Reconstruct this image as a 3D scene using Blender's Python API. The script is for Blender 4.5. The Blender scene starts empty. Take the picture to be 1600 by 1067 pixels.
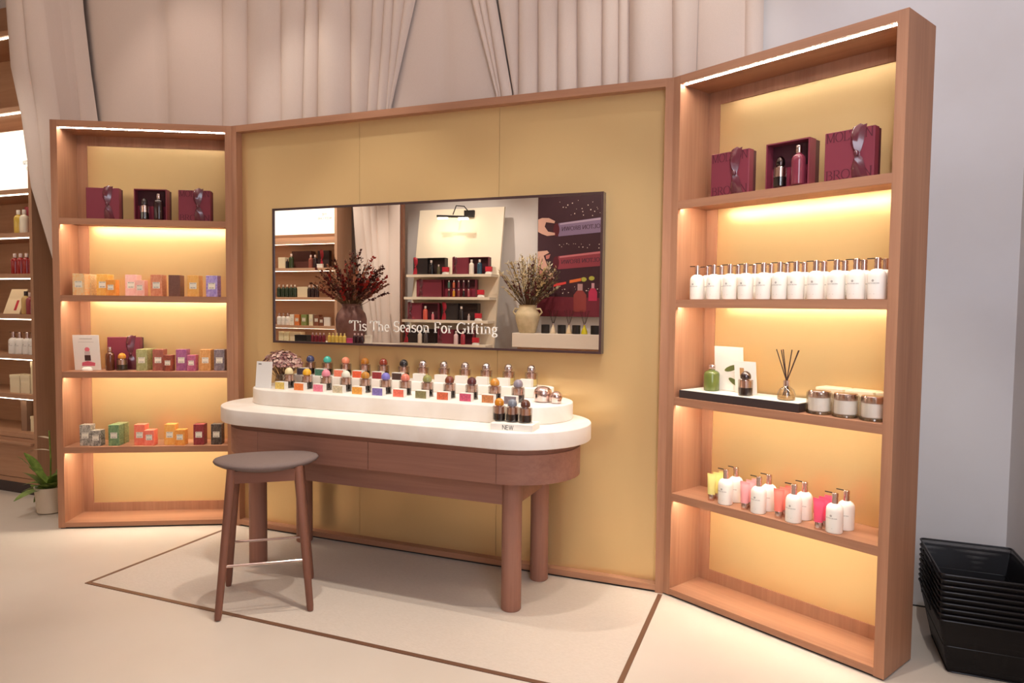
import bpy, bmesh, math, random
from math import sin, cos, pi, radians, sqrt
from mathutils import Vector, Matrix
random.seed(7)
SC = bpy.context.scene
COL = SC.collection

# ------------------------------------------------------------------ camera
F_PX = 1086.06
YAW, PITCH, ROLL = 0.3774, -0.0502, 0.0106
CAM = Vector((3.6588, -3.8536, 1.592))
fwd = Vector((-sin(YAW)*cos(PITCH), cos(YAW)*cos(PITCH), sin(PITCH)))
r0 = Vector((cos(YAW), sin(YAW), 0)); u0 = r0.cross(fwd)
rt = r0*cos(ROLL) + u0*sin(ROLL); up = -r0*sin(ROLL) + u0*cos(ROLL)
cd = bpy.data.cameras.new('camera'); cam = bpy.data.objects.new('camera', cd); COL.objects.link(cam)
cd.sensor_fit = 'HORIZONTAL'; cd.sensor_width = 36; cd.lens = F_PX/1600*36; cd.clip_start = .05
m = Matrix.Identity(4)
for i in range(3):
    m[i][0] = rt[i]; m[i][1] = up[i]; m[i][2] = -fwd[i]; m[i][3] = CAM[i]
cam.matrix_world = m
SC.camera = cam

# ------------------------------------------------------------------ light and exposure
SC.view_settings.view_transform = 'Standard'; SC.view_settings.look = 'None'
SC.view_settings.gamma = 1; SC.view_settings.use_curve_mapping = False
SC.view_settings.exposure = 0.0
W = bpy.data.worlds.new('world'); SC.world = W; W.use_nodes = True
W.node_tree.nodes['Background'].inputs[0].default_value = (1, .86, .74, 1)
W.node_tree.nodes['Background'].inputs[1].default_value = .25
WARM = (1, .93, .83); NEUT = (1, .83, .73); COOL = (.80, .86, 1)
def spot(name, loc, aim, watt, angle=60, col=WARM, blend=.5, rad=.05):
    d = bpy.data.lights.new(name, 'SPOT'); d.energy = watt; d.color = col
    d.spot_size = radians(angle); d.spot_blend = blend; d.shadow_soft_size = rad
    o = bpy.data.objects.new(name, d); COL.objects.link(o); o.location = loc
    o.rotation_euler = (Vector(aim) - Vector(loc)).to_track_quat('-Z', 'Y').to_euler()
def area(name, loc, aim, sx, sy, watt, col):
    d = bpy.data.lights.new(name, 'AREA'); d.shape = 'RECTANGLE'; d.size = sx; d.size_y = sy; d.energy = watt; d.color = col
    o = bpy.data.objects.new(name, d); COL.objects.link(o); o.location = loc
    o.rotation_euler = (Vector(aim) - Vector(loc)).to_track_quat('-Z', 'Y').to_euler()
spot('ceiling_spot_light', (1.35, -.95, 4.55), (1.2, -.6, 0), 185, 54, blend=.4, rad=.02)
spot('ceiling_spot_light', (2.5, -1.2, 4.55), (2.2, -.6, 0), 185, 54, blend=.4, rad=.02)
spot('ceiling_spot_light', (3.48, -1.25, 4.55), (2.7, -.7, 0), 150, 52, blend=.4, rad=.02)
spot('ceiling_spot_light', (-.3, -2.0, 4.55), (-.55, -.5, .9), 130, 40, rad=.03)
spot('ceiling_spot_light', (3.9, -2.4, 4.55), (3.65, -.5, 1.1), 140, 40, rad=.03)
spot('ceiling_spot_light', (-2.7, -1.7, 4.55), (-2.4, 0, 1.3), 90, 60)
spot('ceiling_spot_light', (-.7, -1.2, 4.55), (-.75, .3, 2.9), 32, 55, blend=.7, col=NEUT)  # wall wash added to lighten the curtain that the left drape shades
spot('ceiling_spot_light', (-.1, -.9, 4.55), (.65, .3, 2.6), 60, 40, blend=.7)
spot('ceiling_spot_light', (3.6, -.9, 4.55), (2.9, .3, 2.75), 48, 50, blend=.7)
spot('ceiling_spot_light', (3.9, -2.6, 4.55), (4.5, .38, 2.1), 125, 50, blend=.6, col=COOL)
spot('ceiling_spot_light', (-.7, -3.3, 4.55), (-.7, -4.9, 1.6), 240, 65)
spot('ceiling_spot_light', (-2.9, -3.1, 4.55), (-2.9, -4.7, 1.6), 330, 65)
spot('ceiling_spot_light', (1.2, -3.3, 4.55), (1.0, -5.0, 1.6), 190, 65)
area('ambient_fill', (1.0, -1.9, 4.6), (1.0, -1.9, 0), 6.0, 3.4, 48, NEUT)  # unseen soft fill, added to stand in for many shop downlights
area('shopfront_daylight', (4.62, -3.4, 2.3), (2.6, 0, 1.2), 1.8, 2.6, 88, COOL)

# ------------------------------------------------------------------ materials
def lin(c):
    return tuple(((x/255)/12.92 if x/255 <= .04045 else ((x/255+.055)/1.055)**2.4) for x in c)
MATS = {}
def base(name):
    mt = bpy.data.materials.new(name); mt.use_nodes = True
    return mt, mt.node_tree.nodes, mt.node_tree.links, mt.node_tree.nodes['Principled BSDF']
def mat(c, rough=.5, metal=0., c2=None, nscale=30, key=None, coat=0., spec=.5, dist=0., bump=0., stretch=(1, 1, 1)):
    k = key or (tuple(c), rough, metal, tuple(c2) if c2 else None, nscale, coat, spec, dist, bump, stretch)
    if k in MATS: return MATS[k]
    mt, N, L, B = base('paint')
    B.inputs['Base Color'].default_value = (*lin(c), 1)
    B.inputs['Roughness'].default_value = rough; B.inputs['Metallic'].default_value = metal
    B.inputs['Coat Weight'].default_value = coat; B.inputs['Specular IOR Level'].default_value = spec
    if c2 or bump:
        tc = N.new('ShaderNodeTexCoord'); mp = N.new('ShaderNodeMapping'); mp.inputs['Scale'].default_value = stretch
        ns = N.new('ShaderNodeTexNoise'); ns.inputs['Scale'].default_value = nscale
        ns.inputs['Detail'].default_value = 6; ns.inputs['Distortion'].default_value = dist
        L.new(tc.outputs['Object'], mp.inputs['Vector']); L.new(mp.outputs['Vector'], ns.inputs['Vector'])
        if c2:
            rp = N.new('ShaderNodeValToRGB'); rp.color_ramp.elements[0].position = .38; rp.color_ramp.elements[1].position = .64
            rp.color_ramp.elements[0].color = (*lin(c), 1); rp.color_ramp.elements[1].color = (*lin(c2), 1)
            L.new(ns.outputs['Fac'], rp.inputs['Fac']); L.new(rp.outputs['Color'], B.inputs['Base Color'])
        if bump:
            bp = N.new('ShaderNodeBump'); bp.inputs['Strength'].default_value = bump; bp.inputs['Distance'].default_value = .002
            L.new(ns.outputs['Fac'], bp.inputs['Height']); L.new(bp.outputs['Normal'], B.inputs['Normal'])
    MATS[k] = mt; return mt
def wood(c1, c2, axis, rough=.5, key=None):
    k = ('wood', c1, c2, axis)
    if k in MATS: return MATS[k]
    mt, N, L, B = base('oak_wood')
    tc = N.new('ShaderNodeTexCoord'); mp = N.new('ShaderNodeMapping')
    s = [55, 55, 55]; s['xyz'.index(axis)] = 2.2; mp.inputs['Scale'].default_value = s
    ns = N.new('ShaderNodeTexNoise'); ns.inputs['Scale'].default_value = 1; ns.inputs['Detail'].default_value = 5; ns.inputs['Distortion'].default_value = .6
    s2 = [7, 7, 7]; s2['xyz'.index(axis)] = .5
    mp2 = N.new('ShaderNodeMapping'); mp2.inputs['Scale'].default_value = s2
    n2 = N.new('ShaderNodeTexNoise'); n2.inputs['Scale'].default_value = 1; n2.inputs['Detail'].default_value = 3
    ad = N.new('ShaderNodeMath'); ad.operation = 'MULTIPLY_ADD'; ad.inputs[1].default_value = .55
    rp = N.new('ShaderNodeValToRGB'); rp.color_ramp.elements[0].position = .42; rp.color_ramp.elements[1].position = 1.05
    rp.color_ramp.elements[0].color = (*lin(c1), 1); rp.color_ramp.elements[1].color = (*lin(c2), 1)
    L.new(tc.outputs['Object'], mp.inputs['Vector']); L.new(tc.outputs['Object'], mp2.inputs['Vector'])
    L.new(mp.outputs['Vector'], ns.inputs['Vector']); L.new(mp2.outputs['Vector'], n2.inputs['Vector'])
    L.new(ns.outputs['Fac'], ad.inputs[0]); L.new(n2.outputs['Fac'], ad.inputs[2])
    L.new(ad.outputs[0], rp.inputs['Fac']); L.new(rp.outputs['Color'], B.inputs['Base Color'])
    B.inputs['Roughness'].default_value = rough; B.inputs['Specular IOR Level'].default_value = .3
    bp = N.new('ShaderNodeBump'); bp.inputs['Strength'].default_value = .12; bp.inputs['Distance'].default_value = .002
    L.new(ns.outputs['Fac'], bp.inputs['Height']); L.new(bp.outputs['Normal'], B.inputs['Normal'])
    MATS[k] = mt; return mt
def emit(c, s):
    k = ('emit', c, s)
    if k in MATS: return MATS[k]
    mt, N, L, B = base('lamp_glow')
    B.inputs['Base Color'].default_value = (*c, 1); B.inputs['Emission Color'].default_value = (*c, 1); B.inputs['Emission Strength'].default_value = s
    MATS[k] = mt; return mt
def thin_glass(tint=(1, .97, .93), key='g', opac=.06):
    k = ('glass', tint, opac)
    if k in MATS: return MATS[k]
    mt, N, L, B = base('clear_glass')
    tr = N.new('ShaderNodeBsdfTransparent'); tr.inputs[0].default_value = (*tint, 1)
    gl = N.new('ShaderNodeBsdfGlossy'); gl.inputs['Roughness'].default_value = .04
    lw = N.new('ShaderNodeLayerWeight'); lw.inputs[0].default_value = .35
    mm = N.new('ShaderNodeMath'); mm.operation = 'MULTIPLY_ADD'; mm.inputs[1].default_value = .6; mm.inputs[2].default_value = opac
    mx = N.new('ShaderNodeMixShader')
    L.new(lw.outputs['Fresnel'], mm.inputs[0]); L.new(mm.outputs[0], mx.inputs[0]); L.new(tr.outputs[0], mx.inputs[1]); L.new(gl.outputs[0], mx.inputs[2])
    L.new(mx.outputs[0], N['Material Output'].inputs['Surface']); MATS[k] = mt; return mt
def gold():
    if 'gold' in MATS: return MATS['gold']
    mt, N, L, B = base('brushed_gold')
    tc = N.new('ShaderNodeTexCoord'); mp = N.new('ShaderNodeMapping'); mp.inputs['Scale'].default_value = (420, 420, 6)
    ns = N.new('ShaderNodeTexNoise'); ns.inputs['Scale'].default_value = 1; ns.inputs['Detail'].default_value = 3
    L.new(tc.outputs['Object'], mp.inputs['Vector']); L.new(mp.outputs['Vector'], ns.inputs['Vector'])
    bp = N.new('ShaderNodeBump'); bp.inputs['Strength'].default_value = .05; bp.inputs['Distance'].default_value = .001
    L.new(ns.outputs['Fac'], bp.inputs['Height']); L.new(bp.outputs['Normal'], B.inputs['Normal'])
    B.inputs['Base Color'].default_value = (*lin((226, 194, 140)), 1); B.inputs['Metallic'].default_value = .5; B.inputs['Roughness'].default_value = .29
    MATS['gold'] = mt; return mt
OAK1, OAK2 = (150, 104, 80), (182, 134, 104)
WV = wood(OAK1, OAK2, 'z'); WH = wood(OAK1, OAK2, 'x'); WD = wood(OAK1, OAK2, 'y')
TB1, TB2 = (130, 90, 76), (164, 118, 100)
TV = wood(TB1, TB2, 'z'); TH = wood(TB1, TB2, 'x')
SV = wood((112, 72, 58), (138, 92, 74), 'z'); SH = wood((112, 72, 58), (138, 92, 74), 'x')
GOLD = gold()
STONE = mat((236, 226, 214), .38, c2=(244, 237, 228), nscale=3, dist=1.5)
CHROME = mat((226, 206, 200), .13, 1.)
ROSE = mat((226, 196, 186), .22, 1.)
WHITE = mat((240, 234, 224), .45)
CREAM = mat((238, 222, 186), .6)
BLACK = mat((30, 26, 26), .45)
INK = mat((70, 62, 60), .6)
MAROON = mat((122, 44, 60), .5)
MAROON_D = mat((70, 24, 36), .5)
MAROON_L = mat((140, 44, 66), .5)
RIBBON = mat((92, 34, 46), .25, spec=.8, coat=.4)
GLASS = thin_glass()
LED = emit((1, .93, .76), 100.0)
LED_B = emit((1, .88, .68), 8.0)
LED_TOP = emit((1, .93, .80), 95.0)
STRIP_WALL = mat((226, 206, 192), .6)

# ------------------------------------------------------------------ mesh building
class MB:
    def __init__(s): s.v = []; s.f = []
    def add(s, v, f):
        n = len(s.v); s.v += [tuple(x) for x in v]; s.f += [tuple(i+n for i in q) for q in f]; return s
    def box(s, x0, x1, y0, y1, z0, z1):
        return s.add([(x0,y0,z0),(x1,y0,z0),(x1,y1,z0),(x0,y1,z0),(x0,y0,z1),(x1,y0,z1),(x1,y1,z1),(x0,y1,z1)],
                     [(0,3,2,1),(4,5,6,7),(0,1,5,4),(1,2,6,5),(2,3,7,6),(3,0,4,7)])
    def lathe(s, prof, n=24, c=(0,0,0), sx=1, sy=1, caps=True):
        v = []; f = []
        for r, z in prof:
            for i in range(n):
                a = 2*pi*i/n; v.append((c[0]+r*cos(a)*sx, c[1]+r*sin(a)*sy, c[2]+z))
        for j in range(len(prof)-1):
            for i in range(n):
                k = (i+1) % n; f.append((j*n+i, j*n+k, (j+1)*n+k, (j+1)*n+i))
        if caps:
            if prof[0][0] > 1e-4: f.append(tuple(range(n))[::-1])
            if prof[-1][0] > 1e-4: f.append(tuple((len(prof)-1)*n+i for i in range(n)))
        return s.add(v, f)
    def prism(s, poly, z0, z1):
        n = len(poly); v = [(x,y,z0) for x,y in poly]+[(x,y,z1) for x,y in poly]
        return s.add(v, [tuple(range(n))[::-1], tuple(range(n,2*n))]+[(i,(i+1)%n,(i+1)%n+n,i+n) for i in range(n)])
    def tube(s, pts, r, n=8, closed=False, taper=None):
        P = [Vector(p) for p in pts]; v = []; f = []; m_ = len(P); prev = None
        for i, p in enumerate(P):
            a = P[i-1] if (i or closed) else p; b = P[(i+1) % m_] if (i < m_-1 or closed) else p
            d = (b-a).normalized()
            x = prev - d*prev.dot(d) if prev else d.cross(Vector((0,0,1)) if abs(d.z) < .9 else Vector((1,0,0)))
            x.normalize(); y = d.cross(x); prev = x
            rr = r if not taper else r*(1+(taper-1)*i/(m_-1))
            for k in range(n):
                t = 2*pi*k/n; v.append(p+x*cos(t)*rr+y*sin(t)*rr)
        for i in range(m_ if closed else m_-1):
            j = (i+1) % m_
            for k in range(n): f.append((i*n+k, i*n+(k+1)%n, j*n+(k+1)%n, j*n+k))
        if not closed: f += [tuple(range(n))[::-1], tuple((m_-1)*n+k for k in range(n))]
        return s.add(v, f)
    def ball(s, c, r, n=12, sz=1.):
        k = max(4, n//2); return s.lathe([(r*sin(pi*i/k)+(1e-5 if i in (0,k) else 0), -r*cos(pi*i/k)*sz) for i in range(k+1)], n, c, caps=False)
    def mesh(s, name='mesh', smooth=True, ang=35, bevel=0, bseg=2):
        me = bpy.data.meshes.new(name); me.from_pydata([tuple(x) for x in s.v], [], s.f)
        if bevel:
            b = bmesh.new(); b.from_mesh(me); b.normal_update()
            ed = [e for e in b.edges if len(e.link_faces) == 2 and e.calc_face_angle(0) > .6]
            bmesh.ops.bevel(b, geom=ed, offset=bevel, segments=bseg, affect='EDGES', profile=.5); b.to_mesh(me); b.free()
        me.validate(); me.update()
        if smooth:
            me.polygons.foreach_set('use_smooth', [True]*len(me.polygons)); me.set_sharp_from_angle(angle=radians(ang))
        return me
def place(name, me, mt, parent=None, loc=(0,0,0), rz=0, rot=None, scale=None):
    if isinstance(me, MB): me = me.mesh(name)
    o = bpy.data.objects.new(name, me); COL.objects.link(o)
    if not me.materials: me.materials.append(None)
    if mt: o.material_slots[0].link = 'OBJECT'; o.material_slots[0].material = mt
    o.parent = parent; o.location = loc; o.rotation_euler = rot or (0,0,rz)
    if scale: o.scale = scale
    return o
def tag(o, label=None, cat=None, group=None, kind=None):
    if label: o['label'] = label
    if cat: o['category'] = cat
    if group: o['group'] = group
    if kind: o['kind'] = kind
    return o
def thing(name, label, cat, loc=(0,0,0), rz=0, group=None):
    o = bpy.data.objects.new(name, None); COL.objects.link(o); o.empty_display_size = .05
    o.location = loc; o.rotation_euler = (0,0,rz); return tag(o, label, cat, group)
def struct(name, me, mt): return tag(place(name, me, mt), kind='structure')
def bx(x0,x1,y0,y1,z0,z1): return MB().box(x0,x1,y0,y1,z0,z1)
CACHE = {}
def cached(key, fn):
    if key not in CACHE: CACHE[key] = fn()
    return CACHE[key]
def stadium(x1, x2, yc, r, n=24):
    return [(x2-r+r*cos(-pi/2+pi*i/n), yc+r*sin(-pi/2+pi*i/n)) for i in range(n+1)] + [(x1+r+r*cos(pi/2+pi*i/n), yc+r*sin(pi/2+pi*i/n)) for i in range(n+1)]

# ------------------------------------------------------------------ lettering: a small stroke serif
def arc(cx, cy, rx, ry, a0, a1, n=12): return [(cx+rx*cos(radians(a0+(a1-a0)*i/n)), cy+ry*sin(radians(a0+(a1-a0)*i/n))) for i in range(n+1)]
def hs(x0, x1, y): return [(x0,y),(x1,y)]
G = {
 'M': (1.08, [[(.14,0),(.14,1)],[(.14,1),(.53,.06)],[(.53,.06),(.92,1)],[(.94,0),(.94,1)],hs(.03,.25,.02),hs(.82,1.06,.02),hs(.02,.16,.98),hs(.9,1.05,.98)]),
 'O': (1.0, [arc(.5,.5,.42,.49,0,360,28)]),
 'L': (.74, [[(.18,0),(.18,1)],hs(.04,.68,.025),[(.68,.02),(.7,.22)],hs(.04,.34,.975)]),
 'T': (.8, [[(.4,0),(.4,1)],hs(.03,.77,.97),[(.04,.97),(.03,.76)],[(.76,.97),(.77,.76)],hs(.25,.55,.025)]),
 'N': (.98, [[(.15,0),(.15,1)],[(.15,1),(.82,.02)],[(.82,.02),(.82,1)],hs(.04,.27,.025),hs(.02,.2,.975),hs(.7,.94,.975)]),
 'B': (.8, [[(.18,0),(.18,1)],hs(.04,.42,.975),hs(.18,.44,.53),hs(.04,.46,.025),arc(.42,.753,.24,.222,90,-90,10),arc(.45,.278,.29,.252,90,-90,10)]),
 'R': (.86, [[(.18,0),(.18,1)],hs(.04,.42,.975),hs(.18,.44,.5),arc(.42,.738,.26,.237,90,-90,10),[(.42,.5),(.8,.02)],hs(.04,.34,.025),hs(.72,.88,.025)]),
 'W': (1.25, [[(.1,1),(.36,.02)],[(.36,.02),(.62,.96)],[(.62,.96),(.9,.02)],[(.9,.02),(1.16,1)],hs(0,.24,.975),hs(.5,.74,.975),hs(1.06,1.25,.975)]),
 'D': (.95, [[(.18,0),(.18,1)],hs(.04,.42,.975),hs(.04,.42,.025),arc(.4,.5,.46,.475,90,-90,14)]),
 'Y': (.85, [[(.08,1),(.42,.48)],[(.42,.48),(.77,1)],[(.42,0),(.42,.48)],hs(0,.2,.975),hs(.64,.86,.975),hs(.28,.56,.025)]),
 'C': (.88, [arc(.5,.5,.42,.49,45,315,22),[(.8,.82),(.8,.96)]]),
 'A': (.92, [[(.1,0),(.45,1)],[(.45,1),(.82,0)],hs(.22,.7,.36),hs(0,.22,.025),hs(.68,.94,.025)]),
 'E': (.76, [[(.18,0),(.18,1)],hs(.04,.66,.975),hs(.18,.5,.52),hs(.04,.68,.025),[(.66,.975),(.67,.78)],[(.68,.03),(.7,.24)]]),
 'H': (.98, [[(.18,0),(.18,1)],[(.8,0),(.8,1)],hs(.18,.8,.52),hs(.04,.32,.025),hs(.66,.94,.025),hs(.04,.32,.975),hs(.66,.94,.975)]),
 'S': (.7, [arc(.35,.745,.25,.24,35,270,14)+arc(.35,.255,.27,.25,90,-145,14),[(.56,.8),(.57,.95)],[(.1,.2),(.09,.05)]]),
 'F': (.74, [[(.18,0),(.18,1)],hs(.04,.66,.975),hs(.18,.5,.52),[(.66,.975),(.68,.76)],[(.5,.6),(.5,.44)],hs(.04,.34,.025)]),
 'G': (.98, [arc(.5,.5,.43,.49,48,325,24),[(.84,.1),(.84,.44)],hs(.66,.96,.44),[(.8,.82),(.81,.97)]]),
 'i': (.38, [[(.2,0),(.2,.66)],hs(.06,.36,.025),[(.07,.62),(.2,.66)],[(.2,.84),(.2,.97)]]),
 's': (.5, [arc(.25,.5,.17,.165,35,270,10)+arc(.25,.17,.19,.165,90,-145,10),[(.41,.54),(.41,.65)],[(.07,.14),(.07,.02)]]),
 'h': (.72, [[(.17,0),(.17,1)],[(.04,.96),(.17,1)],arc(.36,.42,.19,.22,170,0,10)+[(.55,0)],hs(.04,.31,.025),hs(.42,.68,.025)]),
 'n': (.72, [[(.17,0),(.17,.66)],[(.04,.62),(.17,.66)],arc(.36,.42,.19,.22,170,0,10)+[(.55,0)],hs(.04,.31,.025),hs(.42,.68,.025)]),
 'u': (.72, [[(.16,.66),(.16,.25)]+arc(.35,.24,.19,.22,180,350,10),[(.55,.66),(.55,0)],hs(.04,.18,.64),hs(.42,.56,.64),hs(.55,.68,.025)]),
 'e': (.58, [hs(.09,.49,.36),arc(.29,.33,.21,.325,0,315,18)]),
 'a': (.6, [arc(.26,.46,.15,.19,150,0,8)+[(.41,.1)]+arc(.48,.1,.07,.09,180,290,4),arc(.25,.18,.17,.16,50,320,14)]),
 'o': (.64, [arc(.32,.33,.24,.325,0,360,22)]),
 'r': (.5, [[(.17,0),(.17,.66)],[(.04,.62),(.17,.66)],arc(.34,.42,.17,.21,170,55,8),hs(.04,.33,.025)]),
 'f': (.42, [[(.18,0),(.18,.76)]+arc(.34,.78,.16,.2,180,50,8),hs(.04,.38,.63),hs(.04,.33,.025)]),
 't': (.44, [[(.18,.86),(.18,.16)]+arc(.3,.15,.12,.14,180,310,6),hs(.05,.4,.64)]),
 'g': (.62, [arc(.28,.44,.18,.2,0,360,18),[(.2,.26),(.13,.16),(.2,.09),(.4,.06),(.5,-.04)]+arc(.3,-.12,.21,.13,20,-200,12)+[(.16,.06)],hs(.44,.58,.62)]),
 "'": (.28, [[(.14,.70),(.14,.86)],[(.19,.70),(.19,.84)],[(.08,.78),(.10,.92),(.21,1.0)]]),
 ' ': (.36, []),
}
def text_mb(t, h, thick=.13, thin=.05, cyl=None, space=.03):
    b = MB(); x = 0
    for ch in t:
        adv, st = G[ch]
        for s in st:
            n = len(s); v = []
            for i, (px, py) in enumerate(s):
                a = s[max(0,i-1)]; c = s[min(n-1,i+1)]
                if s[0] == s[-1] and n > 4:
                    a = s[i-1 if i else n-2]; c = s[i+1 if i < n-1 else 1]
                dx, dy = c[0]-a[0], c[1]-a[1]; l = sqrt(dx*dx+dy*dy) or 1
                w = (thin+(thick-thin)*abs(dy)/l)/2
                v += [((x+px-dy/l*w)*h, 0, (py+dx/l*w)*h), ((x+px+dy/l*w)*h, 0, (py-dx/l*w)*h)]
            b.add(v, [(2*i, 2*i+1, 2*i+3, 2*i+2) for i in range(n-1)])
        x += adv+space
    w = x*h
    b.v = [(vx-w/2, vy, vz) for vx, vy, vz in b.v]
    if cyl: b.v = [(cyl*sin(vx/cyl), -cyl*cos(vx/cyl), vz) for vx, vy, vz in b.v]
    b.w = w
    return b

# ------------------------------------------------------------------ frames of the three units (origin, direction)
JR = Vector((3.0528, 0, 0)); AR = -.4946; WR = 1.1723
AL = .4871; WL = 1.1913; LO = Vector((-WL*cos(AL), -WL*sin(AL), 0))
def atR(u, v, z): return (JR.x+u*cos(AR)-v*sin(AR), u*sin(AR)+v*cos(AR), z)
def atL(u, v, z): return (LO.x+u*cos(AL)-v*sin(AL), LO.y+u*sin(AL)+v*cos(AL), z)
H = 2.832; T = .044; D = .291
SH_Z = (2.169, 1.639, 1.107, .578); ST = .043

# ------------------------------------------------------------------ the room
struct('floor', bx(-4.4, 4.74, -5.4, .4, -.1, 0), mat((208, 195, 181), .42, c2=(203, 189, 174), nscale=1.2, spec=.3))
WALLM = mat((222, 216, 214), .8, c2=(217, 210, 207), nscale=2)
struct('wall_back', bx(-4.4, 4.84, .38, .5, 0, 4.7), WALLM)
struct('wall_right', bx(4.74, 4.84, -5.4, .38, 0, 4.7), WALLM)
struct('wall_left', bx(-4.5, -4.4, -5.4, .5, 0, 4.7), WALLM)
struct('wall_front', bx(-4.4, 4.84, -5.5, -5.4, 0, 4.7), WALLM)
struct('ceiling', bx(-4.5, 4.84, -5.5, .5, 4.7, 4.8), mat((225, 215, 205), .8))
struct('joint_shade_back', bx(3.75, 4.74, .374, .38, 0, .006), BLACK)  # black strip stands in for the shade in the wall and floor joint

# mat let into the floor
t = thing('floor_mat', 'pale woven mat set into the floor under the table, edged in brown', 'mat', (0, 0, 0))
place('mat_surface', bx(.02, 3.03, -1.125, -.02, -.002, .003), mat((208, 194, 180), .75, c2=(199, 184, 169), nscale=160, bump=.5, stretch=(.4, 3, 1)), t)
BRN = mat((112, 78, 58), .45)
place('border_strip', bx(0, 3.053, -1.15, -1.125, -.002, .004), BRN, t)
place('border_strip', bx(0, .024, -1.125, -.02, -.002, .004), BRN, t)
place('border_strip', bx(3.029, 3.053, -1.125, -.02, -.002, .004), BRN, t)

# ------------------------------------------------------------------ centre backdrop
t = thing('display_backdrop', 'wide brushed gold backdrop in an oak frame behind the table', 'backdrop', (0, 0, 0))
place('post', bx(0, T, 0, .075, 0, H), WV, t); place('post', bx(3.0528-T, 3.0528, 0, .075, 0, H), WV, t)
place('top_rail', bx(T, 3.0528-T, 0, .075, H-T, H), WH, t)
place('bottom_rail', bx(T, 3.0528-T, 0, .075, .012, T+.002), WH, t); place('plinth', bx(T, 3.0528-T, .01, .07, 0, .012), BLACK, t)
for a, b in ((T, 1.021), (1.023, 2.014), (2.016, 3.0528-T)): place('gold_panel', bx(a, b, .055, .074, T+.002, H-T), GOLD, t)

# ------------------------------------------------------------------ the two shelving wings
def shelf_prof(x0, x1, z):   # board with a lip at the front that hides the light strip
    pr = [(.001, z), (.001, z-ST), (.024, z-ST), (.024, z-.026), (.266, z-.026), (.266, z)]; n_ = len(pr)
    return [(x0, y, q) for y, q in pr]+[(x1, y, q) for y, q in pr], [tuple(range(n_)), tuple(range(n_, 2*n_))[::-1]]+[(i, i+n_, (i+1) % n_+n_, (i+1) % n_) for i in range(n_)]
def wing(label, loc, rz, w):
    t = thing('shelving_unit', label, 'shelf unit', loc, rz, 'gold backed oak shelving units')
    place('side_panel', bx(0, T, 0, D, .008, H), WV, t); place('side_panel', bx(w-T, w, 0, D, .008, H), WV, t)
    place('top_panel', bx(T, w-T, 0, D, H-T, H), WH, t); place('base_panel', bx(T, w-T, 0, D, .012, T), WH, t)
    place('plinth', bx(.01, w-.01, .012, D-.01, 0, .012), BLACK, t)
    place('back_stile', bx(T, .113, .266, D, T, H-T), WV, t); place('back_stile', bx(w-.113, w-T, .266, D, T, H-T), WV, t)
    place('back_rail', bx(.113, w-.113, .266, D, T, .11), WV, t); place('back_rail', bx(.113, w-.113, .266, D, 2.717, H-T), WV, t)
    place('gold_back_panel', bx(.113, w-.113, .272, .288, .11, 2.717), GOLD, t)
    for z in SH_Z:
        s = place('shelf', MB().add(*shelf_prof(T, w-T, z)).mesh('shelf', False), WH, t)
        place('light_strip', bx(T+.006, w-T-.006, .0255, .0365, z-.0305, z-.0265), LED, s)
    s = place('strip_baffle', bx(T, w-T, .034, .037, H-T-.0045, H-T), BLACK, t)  # black fin added to keep the strip's light off the back rail
    place('light_strip', bx(T+.004, w-T-.004, .024, .034, H-T-.003, H-T), LED_TOP, s)
    return t
wing('oak shelf unit with gold back at left of the backdrop, holding small cartons', tuple(LO), AL, WL)
wing('oak shelf unit with gold back at right of the backdrop, holding white pump bottles', tuple(JR), AR, WR)

# ------------------------------------------------------------------ mirror
t = thing('wall_mirror', 'wide dark framed mirror on the gold backdrop with white lettering', 'mirror', (0, 0, 0))
MX0, MX1, MZ0, MZ1 = .356, 2.677, 1.327, 2.243; FW = .014
FRM = mat((66, 44, 44), .4)
for a in ((MX0, MX1, MZ0, MZ0+FW), (MX0, MX1, MZ1-FW, MZ1), (MX0, MX0+FW, MZ0+FW, MZ1-FW), (MX1-FW, MX1, MZ0+FW, MZ1-FW)):
    place('frame_bar', bx(a[0], a[1], -.004, .055, a[2], a[3]), FRM, t)
place('mirror_glass', bx(MX0+FW, MX1-FW, .002, .05, MZ0+FW, MZ1-FW), mat((238, 232, 226), .0, 1.), t)
tb = text_mb("'Tis The Season For Gifting", .066, .15, .065)
place('lettering', tb.mesh('lettering', False), WHITE, t, (1.507, .0012, 1.424), scale=(1.068/tb.w, 1, 1))

# ------------------------------------------------------------------ display table
t = thing('display_table', 'long oval oak table with stepped white stone top in front of the mirror', 'table', (0, 0, 0))
TBK = .0496
def tier(x1, x2, r, z0, z1, name, nn=28):
    yc = TBK-r
    me = MB().prism(stadium(x1, x2, yc, r, nn), z0, z1).mesh(name, True, 40, bevel=.006, bseg=3)
    return place(name, me, STONE, t)
tier(.3626, 2.7022, .385, .885, .9744, 'stone_top', 36)
tier(.4702, 2.5697, .272, .9744, 1.0681, 'stone_step'); tier(.5808, 2.406, .0865, 1.0681, 1.1264, 'stone_step')
YC = TBK-.385
place('recess_band', MB().prism(stadium(.435, 2.63, YC, .313), .848, .885), TH, t)
def ring_seg(name, pts):   # curved apron pieces, thick shell
    b = MB(); n = len(pts)
    inn = [(x+(1.53-x)*.03, y+(YC-y)*.1) for x, y in pts]
    v = []
    for (x, y), (ix, iy) in zip(pts, inn): v += [(x,y,.6985),(x,y,.85),(ix,iy,.85),(ix,iy,.6985)]
    f = []
    for i in range(n-1):
        a = 4*i; c = a+4
        f += [(a, c, c+1, a+1), (a+1, c+1, c+2, a+2), (a+2, c+2, c+3, a+3), (a+3, c+3, c, a)]
    f += [(0,1,2,3), (4*n-1, 4*n-2, 4*n-3, 4*n-4)]
    return place(name, b.add(v, f), TH, t)
AX1, AX2, ARR = .419, 2.646, .329
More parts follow.
